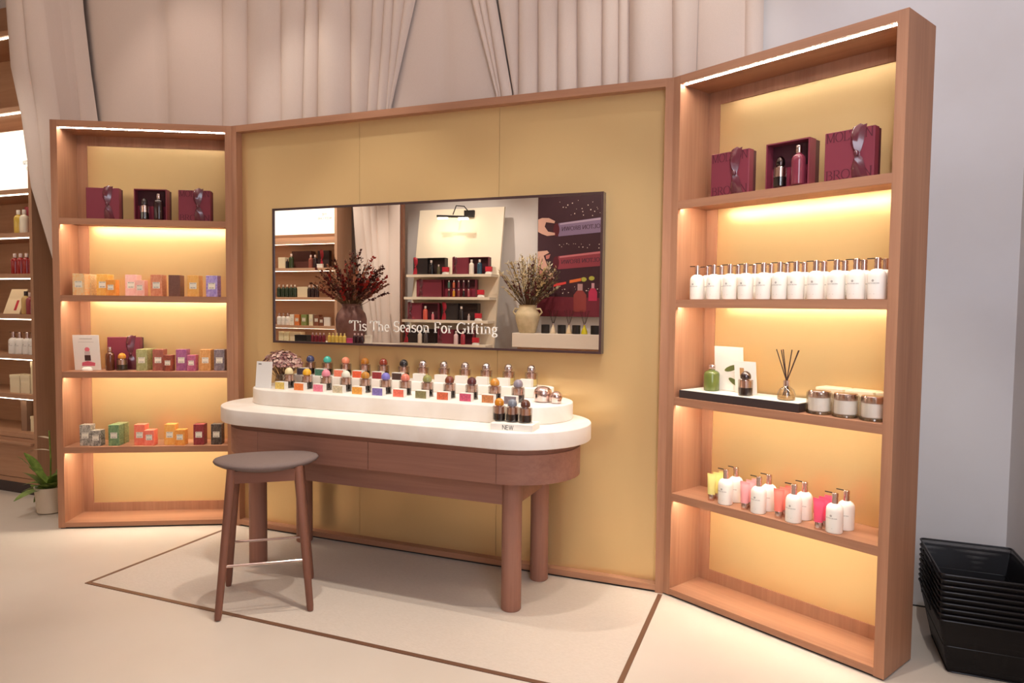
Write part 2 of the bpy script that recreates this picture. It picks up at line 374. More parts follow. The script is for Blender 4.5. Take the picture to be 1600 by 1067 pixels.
yf = YC-ARR
endR = [(2.319, yf)]+[(AX2-ARR+ARR*cos(-pi/2+pi*i/22), YC+ARR*sin(-pi/2+pi*i/22)) for i in range(23)]+[(2.3, YC+ARR)]
endL = [(.8035, yf), (.77, yf)]+[(AX1+ARR+ARR*cos(-pi/2-pi*i/22), YC+ARR*sin(-pi/2-pi*i/22)) for i in range(23)]+[(.8, YC+ARR)]
ring_seg('curved_apron', endR); ring_seg('curved_apron', endL[::-1])
place('drawer_front', bx(.808, 1.5585, yf, yf+.02, .6985, .85), TH, t); place('drawer_front', bx(1.5625, 2.3145, yf, yf+.02, .6985, .85), TH, t)
place('carcass', bx(.8, 2.32, yf+.03, YC+ARR, .705, .85), mat((60, 36, 28), .6), t)
for y in (-.516, -.0757): place('lower_rail', bx(.673, 2.346, y-.03, y+.03, .5605, .705), TH, t)
for x in (.673, 2.346):
    place('end_rail', bx(x-.03, x+.03, -.516+.03, -.0757-.03, .5605, .705), TH, t)
    for y in (-.516, -.0757): place('leg', MB().lathe([(.049, 0), (.053, .006), (.053, .7)], 28), TV, t, (x, y, .0035))

# ------------------------------------------------------------------ stool
ang = math.atan2(.272, .356)
t = thing('bar_stool', 'brown wooden stool with a taupe padded seat in front of the table', 'stool', (1.083, -.905, 0.0), ang)
n = 40; rings = [(0, .017), (.35, .017), (.7, .016), (.9, .012), (.98, .004), (1.0, -.005), (.98, -.014), (.88, -.026), (.7, -.038), (.4, -.046), (0, -.048)]
b = MB(); v = []; f = []
for rr, dz in rings:
    for i in range(n):
        a = 2*pi*i/n; x = .268*max(rr, .001)*cos(a); y = .192*max(rr, .001)*sin(a)
        v.append((x, y, .757+dz+.18*x*x))
for j in range(len(rings)-1):
    for i in range(n): f.append((j*n+i, j*n+(i+1)%n, (j+1)*n+(i+1)%n, (j+1)*n+i))
place('seat', MB().add(v, [q[::-1] for q in f]).mesh('seat', True, 80), mat((122, 104, 98), .8, c2=(114, 96, 90), nscale=300, bump=.3), t)
def legpt(sx, sy, z): k = z/.745; return (sx*(.224-.062*k), sy*(.224-.098*k), z)
for sx in (-1, 1):
    for sy in (-1, 1):
        place('leg', MB().tube([legpt(sx, sy, .0045), legpt(sx, sy, .03), legpt(sx, sy, .4), legpt(sx, sy, .745)], .0145, 12, taper=1.65), SV, t)
for sy in (-1, 1):
    a, c = legpt(-1, sy, .70), legpt(1, sy, .70)
    place('seat_rail', bx(a[0], c[0], a[1]-.014, a[1]+.014, .672, .735), SH, t)
for sx in (-1, 1):
    a = legpt(sx, 0, .70); place('seat_rail', bx(a[0]-.014, a[0]+.014, -.15, .15, .672, .725), SV, t)
for sy in (-1, 1): place('footrest_bar', MB().tube([legpt(-1, sy, .262), legpt(1, sy, .262)], .007, 10), CHROME, t)

# ------------------------------------------------------------------ product makers
def dome_bottle(label, loc, cap, liquid=(38, 24, 24), rz=0, group=None, s=1., name='perfume_bottle', capmetal=False):
    t = thing(name, label, 'bottle', loc, rz, group); t.scale = (s, s, s)
    place('liquid', cached('db_l', lambda: MB().lathe([(.030, .004), (.0335, .007), (.0335, .040), (.030, .042)], 20).mesh()), mat(liquid, .12, coat=.5), t)
    place('collar', cached('db_c', lambda: MB().lathe([(.029, .042), (.029, .078), (.020, .080), (.018, .084)], 20).mesh()), ROSE, t)
    place('glass', cached('db_g', lambda: MB().lathe([(.032, 0), (.037, .003), (.037, .079), (.034, .082), (.021, .082)], 20, caps=False).mesh()), GLASS, t)
    cm = mat(cap, .16, 1. if capmetal else 0., coat=.6, c2=None)
    place('cap', cached('db_k', lambda: MB().lathe([(.020, .084), (.0255, .087), (.0268, .095), (.026, .104), (.0225, .113), (.016, .120), (.008, .1245), (.0002, .1255)], 20).mesh()), cm, t)
    return t
def print_pump():
    b = text_mb('MOLTON BROWN', .0048, .16, .1, cyl=.0376); b.v = [(x, y, z+.068) for x, y, z in b.v]
    k = MB()
    for i in range(8):
        a = 2*pi*i/8; x, z = .0045*cos(a), .0045*sin(a)
        k.add([(x*.3-.001*sin(a), 0, z*.3+.001*cos(a)), (x*1.2-.001*sin(a), 0, z*1.2+.001*cos(a)), (x*1.2+.001*sin(a), 0, z*1.2-.001*cos(a)), (x*.3+.001*sin(a), 0, z*.3-.001*cos(a))], [(0, 1, 2, 3)])
    R_ = .0376; b.add([(R_*sin(x/R_), -R_*cos(x/R_), z+.082) for x, y, z in k.v], k.f)
    k = bx(-.012, .008, 0, 0, .024, .0255); b.add([(R_*sin(x/R_), -R_*cos(x/R_), z) for x, y, z in k.v], k.f)
    return b.mesh('print', False)
def pump_bottle(label, loc, rz, group=None, body=WHITE, nozz=True):
    t = thing('pump_bottle', label, 'bottle', loc, rz, group)
    place('body', cached('pb_b', lambda: MB().lathe([(.033, 0), (.0365, .003), (.0373, .01), (.0373, .102), (.0355, .114), (.030, .124), (.021, .131), (.0125, .134)], 24).mesh()), body, t)
    c = place('pump_collar', cached('pb_c', lambda: MB().lathe([(.0138, .133), (.0138, .158), (.0118, .1585), (.0118, .162), (.0140, .1625), (.0140, .180), (.0125, .182)], 16).mesh()), CHROME, t)
    place('nozzle', cached('pb_n', lambda: bx(-.047, -.008, -.0028, .0028, .1775, .1815).mesh('nozzle', False)), BLACK, c)
    place('print', cached('pb_p', print_pump), mat((150, 140, 132), .6), t)
    return t
def carton(label, loc, rz, size, col, group=None, c2=None, lab=True, labcol=(238, 230, 212), depth=None):
    w, d, h = size
    t = thing('carton', label, 'box', loc, rz, group)
    c2 = c2 or tuple(min(255, int(x*1.14+8)) for x in col)
    place('box_body', cached(('ct', size), lambda: bx(-w/2, w/2, 0, d, 0, h).mesh('body', False, bevel=.0012, bseg=1)), mat(col, .45, c2=c2, nscale=26, dist=2.5), t)
    if lab:
        lw = w*.62
        l_ = place('paper_label', cached(('cl', size), lambda: bx(-lw/2, lw/2, -.0008, 0, h*.36, h*.36+lw*.92).mesh('label', False)), mat(labcol, .6), t, (0, 0, 0))
        def pr():
            a = text_mb('MOLTON', w*.085, .16, .09); b2 = text_mb('BROWN', w*.085, .16, .09)
            o = MB().add([(x, -.0012, z+h*.36+lw*.74) for x, y, z in a.v], a.f); o.add([(x, -.0012, z+h*.36+lw*.1) for x, y, z in b2.v], b2.f); return o.mesh('lettering', False)
        place('lettering', cached(('cp', size), pr), INK, l_)
    return t
def ribbon_mesh(w, h):
    b = MB(); st = []
    zs = [h+.012, h+.004, h*.86, h*.70, h*.58, h*.50, h*.45, h*.38, h*.25, h*.1, .004]
    hw = [.020, .030, .031, .028, .019, .009, .010, .020, .028, .032, .034]
    sh = [.016, .006, -.002, -.005, -.003, 0, 0, .002, .003, .007, .012]; by = [-.004, -.012, -.016, -.022, -.020, -.010, -.012, -.018, -.014, -.010, -.005]
    v = []
    for z, q, s_, y in zip(zs, hw, sh, by): v += [(s_-q, -.001, z), (s_-q*.35, y, z+.004), (s_+q*.3, y*.5, z-.003), (s_+q, -.001, z)]
    b.add(v, [(4*i+k, 4*i+4+k, 4*i+5+k, 4*i+1+k) for i in range(len(zs)-1) for k in range(3)])
    return b.mesh('ribbon', True, 70)
def gift_box(label, loc, rz, w=.217, h=.217, group=None, letters=True, rib=.62, col=MAROON, d=.07):
    t = thing('gift_box', label, 'gift box', loc, rz, group)
    place('lid', cached(('gl', w, h, d), lambda: bx(-w/2, w/2, 0, d*.62, 0, h).mesh('lid', False, bevel=.002, bseg=1)), col, t)
    place('base', cached(('gb', w, h, d), lambda: bx(-w/2+.003, w/2-.003, d*.62, d, 0.0, h-.004).mesh('base', False)), MAROON_D if col is MAROON else col, t)
    if letters:
        for wd, zz in (('MOLTON', h-.046), ('BROWN', .004)):
            def pr(wd=wd):
                a = text_mb(wd, .042, .11, .035, space=-.01); a.v = [(x*(w-.012)/a.w, y, z) for x, y, z in a.v]; return a.mesh('lettering', False)
            place('lettering', cached(('gt', w, wd), pr), mat((78, 20, 36), .5), t, (0, -.0007, zz))
    r = place('ribbon', cached(('gr', w, h), lambda: ribbon_mesh(w, h)), RIBBON if col is MAROON else mat((170, 36, 52), .4), t, ((rib-.5)*w, -.001, 0))
    place('knot', cached('gk', lambda: MB().ball((0, 0, 0), .011, 10, 1.3).mesh()), RIBBON if col is MAROON else mat((170, 36, 52), .4), r, (0, -.012, h*.48))
    return t
def tray_box(label, loc, rz, w=.217, h=.217, d=.1, group=None, col=MAROON, inner=MAROON_D, insert=MAROON_L):
    t = thing('open_gift_box', label, 'gift box', loc, rz, group)
    e = .006; b = MB(); b.box(-w/2, -w/2+e, 0, d*.6, 0, h); b.box(w/2-e, w/2, 0, d*.6, 0, h); b.box(-w/2+e, w/2-e, 0, d*.6, h-e, h); b.box(-w/2+e, w/2-e, 0, d*.6, 0, e)
    place('tray_wall', b, col, t)
    place('tray_back', bx(-w/2+e, w/2-e, d*.55, d*.6, e, h-e), inner, t)
    place('insert', bx(-w/2+e, w/2-e, d*.5, d*.55, e, h*.48), insert, t)
    place('lid', bx(-w/2+.002, w/2-.002, d*.62, d, 0, h-.003), inner, t)
    return t
def tall_bottle(label, loc, rz, col, capcol=None, s=1., group=None, cap=True, name='wash_bottle', h=.105, glass=True):
    t = thing(name, label, 'bottle', loc, rz, group); t.scale = (s, s, s)
    place('body', cached('tb_b', lambda: MB().lathe([(.023, 0), (.0262, .003), (.0268, .01), (.0268, .095), (.025, .106), (.019, .115), (.0115, .119), (.0105, .124)], 20).mesh()), mat(col, .13, coat=.4), t)
    place('cap', cached('tb_c', lambda: MB().lathe([(.0105, .122), (.0118, .124), (.0118, .150), (.0108, .152)], 16).mesh()), mat(capcol, .3) if capcol else CHROME, t)
    return t

# ------------------------------------------------------------------ left unit
def Lp(u, v, z): return atL(u, v, z)
S1, S2, S3, S4 = SH_Z
gift_box('maroon ribboned gift box at left on the top shelf of the left unit', Lp(.314, .04, S1), AL, letters=False, rib=.66)
tray_box('open maroon gift box holding two bottles on the top shelf of the left unit', Lp(.63, .04, S1), AL)
dome_bottle('dark domed perfume bottle in the open box of the left unit', Lp(.585, .066-.01, S1+.006), (60, 48, 46), s=.92, rz=AL, liquid=(26, 18, 20)).scale = (.80, .80, 1.2)
tall_bottle('slim dark bottle with silver cap in the open box of the left unit', Lp(.682, .05, S1+.006), AL, (44, 24, 24), s=1.18)
gift_box('maroon ribboned gift box at right on the top shelf of the left unit', Lp(.9265, .04, S1), AL)
BIG = (.078, .085, .150); SM = (.063, .063, .111); B3 = (.073, .075, .152); S3S = (.06, .06, .113); B4 = (.073, .072, .147); S4S = (.068, .068, .11)
cg = 'cartons on the left unit'
for nm, u, v, sz, c, c2 in (
    ('cream carton at far left on the second shelf, left unit', .145, .04, BIG, (232, 206, 160), (240, 184, 120)),
    ('plain cream carton tucked behind the cream carton, second shelf, left unit', .147, .13, BIG, (226, 196, 150), None),
    ('tall orange carton on the second shelf of the left unit', .283, .085, BIG, (240, 176, 78), (244, 196, 110)),
    ('short orange carton before the tall orange one, second shelf, left unit', .357, .04, SM, (240, 150, 60), (244, 176, 90)),
    ('tall pale pink carton on the second shelf of the left unit', .474, .085, BIG, (246, 190, 180), (250, 208, 196)),
    ('short pale pink carton before the tall pink one, second shelf, left unit', .550, .04, SM, (248, 184, 168), (250, 204, 190)),
    ('rust red patterned carton on the second shelf of the left unit', .662, .04, BIG, (214, 130, 96), (228, 160, 124)),
    ('narrow amber carton on the second shelf of the left unit', .910, .04, BIG, (234, 172, 84), (240, 186, 110)),
    ('violet patterned carton at far right on the second shelf, left unit', 1.037, .04, BIG, (150, 130, 200), (196, 180, 224))):
    carton(nm, Lp(u, v, S2), AL, sz, c, cg, c2)
carton('plain dark brown carton without paper label, second shelf, left unit', Lp(.783, .04, S2), AL, BIG, (112, 76, 66), cg, (122, 84, 74), lab=False)
for nm, u, v, sz, c, c2 in (
    ('olive green carton beside the maroon box, third shelf, left unit', .537, .085, B3, (150, 150, 96), (184, 180, 130)),
    ('olive green carton standing behind the other green one, third shelf, left unit', .539, .165, B3, (140, 138, 90), None),
    ('tall brown red carton on the third shelf of the left unit', .647, .09, B3, (150, 82, 72), (170, 104, 88)),
    ('short brown red carton before the tall one, third shelf, left unit', .722, .062, S3S, (170, 84, 62), (120, 60, 52)),
    ('tall purple carton on the third shelf of the left unit', .806, .09, B3, (150, 80, 128), (180, 112, 150)),
    ('short magenta carton before the tall purple one, third shelf, left unit', .883, .062, S3S, (178, 84, 120), (200, 120, 150)),
    ('tan streaked carton on the third shelf of the left unit', .973, .085, B3, (204, 144, 82), (226, 172, 110)),
    ('slate grey carton at far right on the third shelf, left unit', 1.07, .085, B3, (110, 98, 104), (150, 136, 140))):
    carton(nm, Lp(u, v, S3), AL, sz, c, cg, c2)
for nm, u, v, sz, c, c2 in (
    ('tall grey marbled carton on the fourth shelf of the left unit', .164, .05, B4, (124, 118, 108), (206, 198, 184)),
    ('short grey marbled carton before the tall grey one, fourth shelf, left unit', .242, .032, S4S, (110, 104, 96), (200, 192, 178)),
    ('front green carton on the fourth shelf of the left unit', .362, .036, B4, (96, 132, 92), (140, 168, 120)),
    ('rear green carton on the fourth shelf of the left unit', .366, .114, B4, (118, 128, 84), (150, 160, 110)),
    ('tall coral carton on the fourth shelf of the left unit', .531, .045, B4, (240, 116, 92), (246, 140, 112)),
    ('short coral carton before the tall coral one, fourth shelf, left unit', .602, .028, S4S, (244, 118, 96), (248, 146, 122)),
    ('tall golden orange carton on the fourth shelf of the left unit', .735, .045, B4, (240, 166, 74), (246, 190, 108)),
    ('short golden orange carton before the tall one, fourth shelf, left unit', .810, .028, S4S, (242, 170, 84), (228, 140, 56)),
    ('dark red carton on the fourth shelf of the left unit', .937, .038, B4, (130, 40, 48), (158, 66, 66)),
    ('charcoal carton at far right on the fourth shelf, left unit', 1.057, .04, B4, (58, 48, 44), (110, 96, 86))):
    carton(nm, Lp(u, v, S4), AL, sz, c, cg, c2)
# show card, bottles and box on the third shelf
def show_card(label, loc, rz, w, h, lean, holder=True, pic=None, name='show_card', head=True):
    t = thing(name, label, 'sign', loc, rz)
    p = place('card', bx(-w/2, w/2, 0, .004, 0, h), mat((244, 236, 226), .5), t, (0, 0, .002), rot=(-lean, 0, 0))
    if head:
        place('heading', bx(-w*.24, w*.24, -.0008, 0, h*.89, h*.905), mat((176, 164, 156), .6), p); place('heading', bx(-w*.3, w*.3, -.0008, 0, h*.80, h*.81), mat((200, 190, 182), .6), p)
    if pic: pic(p, w, h)
    if holder: place('holder', MB().lathe([(.036, 0), (.036, .012), (.026, .022), (.001, .026)], 20, sy=.45), WHITE, t, (0, -.012, 0))
    return t
def pic_bottle(p, w, h):
    y = -.0010
    place('printed_table', MB().prism([(-w*.22, 0), (w*.28, 0), (w*.30, h*.09), (w*.02, h*.14), (-w*.2, h*.10)], -.0004, .0004).mesh('p', False), mat((214, 96, 116), .6), p, (.012*0, y, h*.12), rot=(pi/2, 0, 0))
    place('printed_bottle', bx(-w*.09, w*.14, y-.0006, y, h*.27, h*.43), mat((74, 46, 42), .5), p)
    place('printed_collar', bx(-w*.08, w*.13, y-.0006, y, h*.43, h*.54), mat((206, 190, 186), .5), p)
    place('printed_cap', MB().lathe([(w*.095, -.0004), (w*.095, .0004)], 18), mat((236, 120, 132), .5), p, (w*.025, y, h*.59), rot=(pi/2, 0, 0))
show_card('white show card picturing a pink bottle, third shelf of the left unit', Lp(.165, .11, S3), AL, .175, .252, -.12, pic=pic_bottle)
gift_box('maroon gift box behind two bottles on the third shelf, left unit', Lp(.382, .17, S3), AL, .225, .235, letters=False, rib=.72)
tall_bottle('brown bottle beside the white show card, third shelf of the left unit', Lp(.312, .115, S3), AL, (96, 48, 28), s=1.1)
dome_bottle('small perfume bottle with amber dome, third shelf of the left unit', Lp(.392, .115, S3), (206, 138, 44), rz=AL, s=1.0, liquid=(36, 20, 22))

# ------------------------------------------------------------------ right unit
def Rp(u, v, z): return atR(u, v, z)
gift_box('maroon ribboned gift box at left on the top shelf of the right unit', Rp(.341, .02, S1), AR, group=None, rib=.66)
tray_box('open maroon gift box holding two bottles on the top shelf of the right unit', Rp(.649, .02, S1), AR)
dome_bottle('dark domed perfume bottle in the open box of the right unit', Rp(.606, .038, S1+.006), (70, 56, 54), rz=AR, s=.94, liquid=(26, 18, 20), capmetal=True).scale = (.85, .85, 1.18)
tall_bottle('slim wine red bottle with silver cap in the open box, right unit', Rp(.7, .032, S1+.006), AR, (120, 48, 62), s=1.2)
gift_box('maroon ribboned gift box at right on the top shelf of the right unit', Rp(.9375, .02, S1), AR, group=None, rib=.68)
ORD = ('leftmost', 'second from left', 'third from left', 'fourth from left', 'fifth from left', 'middle', 'fifth from right', 'fourth from right', 'third from right', 'second from right', 'rightmost')
for i, u in enumerate((.134, .238, .334, .424, .522, .608, .69, .786, .882, .97, 1.06)):
    pump_bottle('%s white pump bottle in the front row, second shelf, right unit' % ORD[i], Rp(u, .062, S2), AR + random.uniform(-.12, .12), 'front row of white pump bottles')
for i, u in enumerate((.142, .232, .3315, .426, .517, .6025, .69, .785, .8825, .968, 1.062)):
    pump_bottle('%s white pump bottle in the back row, second shelf, right unit' % ORD[i], Rp(u, .142, S2), AR + random.uniform(-.12, .12), 'back row of white pump bottles')
# tray with testers
t = thing('tester_tray', 'long black tray with white top on the third shelf, right unit', 'tray', Rp(.068, .016, S3), AR)
place('tray_body', bx(0, .677, 0, .226, 0, .042), mat((52, 40, 40), .5), t); place('tray_top', bx(.006, .671, .006, .22, .042, .0435), WHITE, t)
TZ = S3+.0435
t = tall_bottle('clear green bottle with silver cap at left end of the tester tray', Rp(.197, .125, TZ), AR, (98, 108, 50), s=1.0, name='green_bottle')
t.scale = (1.55, 1.55, .93)
def pic_leaf(p, w, h):
    for k, (x, z, a, l_) in enumerate(((.1, .52, -.35, .09), (.34, .42, .15, .05), (.22, .2, .5, .09))):
        pts = [(l_/2*cos(q), l_*.16*sin(q)) for q in [2*pi*i/14 for i in range(14)]]
        place('printed_leaf', MB().prism(pts, -.0004, .0004).mesh('leaf', False), mat((96, 100, 48), .6), p, (w*(x), -.001, h*z), rot=(pi/2, a, 0))
show_card('large white card with printed leaves on the tester tray', Rp(.268, .185, TZ), AR, .172, .238, -.08, holder=False, pic=pic_leaf, head=False)
t = show_card('small white card leaning behind the grey domed bottle, tester tray', Rp(.392, .145, TZ), AR, .123, .170, -.12, holder=False, head=False)
place('printed_bottle', bx(-.03, -.006, -.0012, -.0006, .09, .135), mat((190, 140, 90), .5), t.children[0])
t = dome_bottle('perfume bottle with tilted grey dome cap on the tester tray', Rp(.425, .085, TZ), (104, 92, 92), rz=AR, s=1.0, capmetal=True)
t = thing('reed_diffuser', 'glass reed diffuser with dark reeds on the tester tray', 'diffuser', Rp(.638, .1, TZ), AR)
place('glass', MB().lathe([(.034, 0), (.042, .004), (.043, .03), (.034, .052), (.018, .064), (.013, .07), (.013, .078)], 22), thin_glass((.97, .93, .86), opac=.1), t)
place('oil', MB().lathe([(.032, .004), (.038, .006), (.039, .02), (.001, .0205)], 20), mat((214, 176, 120), .2), t)
place('collar', MB().lathe([(.0155, .068), (.0155, .096), (.012, .098)], 18), CHROME, t)
for i, (dx, dy) in enumerate(((-.058, 0), (-.034, .02), (-.022, -.02), (.006, .03), (.03, -.015), (.052, .012), (.06, -.01))):
    place('reed', MB().tube([(-dx*.34, -dy*.34, .01), (dx*.03, dy*.03, .095), (dx, dy, .245)], .0024, 6), mat((58, 30, 24), .7), t)
for nm, u, v in (('left', .812, .082), ('middle', .934, .082), ('right', 1.056, .082)):
    t = thing('jar_candle', '%s one of three glass candles with chrome lids, right unit' % nm, 'candle', Rp(u, v, S3), AR, 'glass candles on the right unit')
    place('glass', cached('jc_g', lambda: MB().lathe([(.052, 0), (.057, .004), (.057, .098), (.055, .1), (.0505, .1)], 28, caps=False).mesh()), GLASS, t)
    place('glass_base', cached('jc_b', lambda: MB().lathe([(.052, .001), (.056, .004), (.055, .012), (.001, .013)], 28).mesh()), thin_glass((.93, .88, .82), opac=.14), t)
    place('wax', cached('jc_w', lambda: MB().lathe([(.045, .014), (.0485, .017), (.0485, .078), (.001, .079)], 28).mesh()), mat((252, 248, 240), .5), t)
    place('lid', cached('jc_l', lambda: MB().lathe([(.050, .078), (.0502, .079), (.0502, .106), (.048, .109), (.001, .110)], 28).mesh()), CHROME, t)
for nm, u, w in (('left', .818, .130), ('middle', .957, .130), ('right', 1.078, .094)):
    t = thing('candle_box', '%s cream box behind the glass candles, right unit' % nm, 'box', Rp(u, .158, S3), AR, 'cream boxes behind the candles')
    place('box_base', bx(-w/2+.003, w/2-.003, .003, .1, 0, .085), CREAM, t); place('lid', bx(-w/2, w/2, 0, .103, .085, .116).mesh('lid', False, bevel=.004), CREAM, t)
# fourth shelf: tubes and bottles
def tube_mesh():
    b = MB(); v = []; n = 16; lv = [(.035, .0195, .0195), (.06, .0208, .0185), (.1, .0245, .012), (.125, .0268, .005), (.130, .0275, .0018), (.142, .0275, .0014)]
    for z, a, c in lv:
        for i in range(n): v.append((a*cos(2*pi*i/n), c*sin(2*pi*i/n), z))
    f = [(j*n+i, j*n+(i+1)%n, (j+1)*n+(i+1)%n, (j+1)*n+i) for j in range(len(lv)-1) for i in range(n)]
    f += [tuple(range(n))[::-1], tuple((len(lv)-1)*n+i for i in range(n))]
    return b.add(v, f).mesh('tube', True, 50)
for nm, u, v, c in (('yellow', .263, .05, (240, 226, 140)), ('pale pink', .464, .042, (248, 168, 168)), ('salmon', .646, .044, (246, 132, 116)), ('hot pink', .85, .032, (240, 84, 116))):
    for k, pos in enumerate(('front', 'middle', 'rear')):
        t = thing('cream_tube', '%s %s hand cream tube standing on its cap, right unit' % (pos, nm), 'tube', Rp(u+.004*k, v+.047*k, S4), AR, nm+' tubes on the fourth shelf')
        place('tube', cached('hc_t', tube_mesh), mat(c, .4), t)
        place('cap', cached('hc_c', lambda: MB().lathe([(.0165, 0), (.0172, .002), (.0172, .033), (.0165, .035)], 18).mesh()), CHROME, t)
for nm, u, v in (('front bottle after the yellow tubes', .346, .052), ('rear bottle after the yellow tubes', .352, .136), ('front bottle after the pale pink tubes', .537, .047), ('rear bottle after the pale pink tubes', .546, .127),
                 ('front bottle after the salmon tubes', .722, .045), ('rear bottle after the salmon tubes', .732, .128), ('front bottle after the hot pink tubes', .918, .045), ('rear bottle after the hot pink tubes', .93, .132)):
    pump_bottle('white pump %s, fourth shelf, right unit' % nm, Rp(u, v, S4), AR, 'white pump bottles among the tubes')

# ------------------------------------------------------------------ table display
Z2, Z3, Z1 = 1.0681, 1.1264, .9744
FX = (.745, .883, 1.026, 1.171, 1.31, 1.452, 1.585, 1.731, 1.874, 2.014, 2.155, 2.294)
FC = (('cream', (240, 222, 170)), ('yellow', (236, 176, 40)), ('pink', (232, 140, 156)), ('milky white', (232, 226, 206)), ('ochre', (190, 128, 40)), ('periwinkle blue', (120, 112, 190)),
      ('salmon', (214, 120, 98)), ('moss green', (140, 140, 80)), ('chestnut', (116, 52, 32)), ('dark oxblood', (86, 34, 36)), ('amber', (204, 136, 50)), ('pewter', (140, 130, 140)))
for i, x in enumerate(FX):
    dome_bottle('perfume bottle with %s dome in the front row on the table' % FC[i][0], (x, -.312, Z2), FC[i][1], group='front row of perfume bottles')
BX = (.695, .832, .976, 1.124, 1.263, 1.412, 1.55, 1.697, 1.842, 1.982, 2.126, 2.27)
BC = (('navy blue', (64, 70, 110)), ('turquoise', (74, 190, 170)), ('peach', (232, 138, 104)), ('golden brown', (176, 108, 30)), ('brick red', (134, 48, 28)), ('black', (36, 32, 34)))
for i, x in enumerate(BX[:6]):
    dome_bottle('dark perfume bottle with %s dome in the back row on the table' % BC[i][0], (x, -.036, Z3), BC[i][1], group='back row of perfume bottles')
SO = ('leftmost', 'second', 'third', 'fourth', 'fifth', 'rightmost')
for i, x in enumerate(BX[6:]):
    dome_bottle('%s of the clear silver-domed perfume bottles in the back row' % SO[i], (x, -.036, Z3), (214, 200, 198), liquid=(244, 224, 150), group='back row of perfume bottles', capmetal=True)
def sample(label, loc, col, group, sz=(.072, .034, .046), c2=None):
    w, d, h = sz; t = thing('scent_block', label, 'card', loc, 0, group)
    place('block', cached(('sb', sz), lambda: bx(-w/2, w/2, 0, d, 0, h).mesh('block', False)), WHITE, t)
    if col: place('colour_panel', cached(('sp', sz), lambda: bx(-w/2+.002, w/2-.002, -.001, 0, .002, h-.003).mesh('panel', False)), mat(col, .5, c2=c2 or tuple(min(255, int(x*1.2+10)) for x in col), nscale=60, dist=2), t)
FXC = (.761, .904, 1.046, 1.186, 1.323, 1.461, 1.601, 1.747, 1.884, 2.024, 2.158, 2.289)
FCC = (('straw yellow', (214, 180, 96)), ('bright orange', (238, 124, 62)), ('candy pink', (236, 122, 142)), ('grey beige', (190, 176, 146)), ('marigold', (218, 148, 62)), ('violet', (116, 102, 160)),
       ('coral red', (220, 104, 84)), ('olive', (120, 112, 72)), ('rust', (188, 92, 60)), ('raspberry', (180, 72, 98)), ('copper brown', (176, 112, 66)), ('slate grey', (112, 98, 102)))
for i, x in enumerate(FXC): sample('white block with %s face in the front row of scent blocks' % FCC[i][0], (x, -.418, Z2), FCC[i][1], 'front row of scent blocks')
BXC = (.677, .821, .971, 1.112, 1.26, 1.404, 1.554, 1.704, 1.842, 1.981, 2.116, 2.26)
BCC = (('slate blue', (92, 80, 92)), ('teal green', (76, 118, 96)), ('coral pink', (240, 124, 96)), ('vermilion', (232, 92, 58)), ('crimson', (136, 44, 48)), ('dark brown', (66, 44, 38)))
for i, x in enumerate(BXC):
    lb = 'white block with %s face in the back row of scent blocks' % BCC[i][0] if i < 6 else '%s of the plain white scent blocks in the back row' % SO[i-6]
    sample(lb, (x, -.108, Z3), BCC[i][1] if i < 6 else None, 'back row of scent blocks')
# NEW riser with three bottles
t = thing('riser_block', 'small white riser lettered NEW on the stone table top', 'riser', (2.395, -.665, Z1), .06)
place('block', bx(-.11, .11, 0, .13, 0, .034).mesh('block', False, bevel=.0015, bseg=1), WHITE, t)
def newtxt():
    o = MB(); x = 0
    for st, adv in (([[(0,0),(0,1)],[(0,1),(.62,0)],[(.62,0),(.62,1)]], .85), ([[(0,0),(0,1)],[(0,1),(.5,1)],[(0,.52),(.46,.52)],[(0,0),(.5,0)]], .72), ([[(0,1),(.24,0)],[(.24,0),(.48,1)],[(.48,1),(.72,0)],[(.72,0),(.96,1)]], 1.0)):
        for (a, b_) in st:
            dx, dy = b_[0]-a[0], b_[1]-a[1]; l = sqrt(dx*dx+dy*dy); w = .055
            o.add([(x+a[0]-dy/l*w, 0, a[1]+dx/l*w), (x+a[0]+dy/l*w, 0, a[1]-dx/l*w), (x+b_[0]+dy/l*w, 0, b_[1]-dx/l*w), (x+b_[0]-dy/l*w, 0, b_[1]+dx/l*w)], [(0, 1, 2, 3)])
        x += adv
    o.v = [(vx*.022, -.0006, vz*.022) for vx, vy, vz in o.v]; return o
place('lettering', newtxt().mesh('lettering', False), INK, t, (-.045, 0, .005))
for nm, x, c in (('amber', 2.3, (206, 130, 30)), ('frosted grey', 2.3715, (120, 124, 134)), ('chocolate brown', 2.443, (92, 52, 40))):
    dome_bottle('perfume bottle with %s dome on the riser lettered NEW' % nm, (x, -.592, Z1+.034), c, s=.93, group='bottles on the riser')
# rose metal jar and ball
place_t = thing('metal_jar', 'large rounded rose metal jar on the stone step', 'jar', (2.413, -.24, Z2))
place('body', MB().lathe([(.036, 0), (.045, .006), (.05, .025), (.05, .045)], 28), CHROME, place_t); place('lid', MB().lathe([(.051, .046), (.051, .052), (.046, .068), (.034, .08), (.015, .085), (.001, .086)], 28), ROSE, place_t)
place_t = thing('metal_pot', 'small round rose metal pot beside the larger jar', 'jar', (2.5, -.268, Z2))
place('body', MB().lathe([(.022, 0), (.028, .006), (.031, .026)], 22), CHROME, place_t); place('lid', MB().ball((0, 0, .036), .0335, 18, .92), ROSE, place_t)
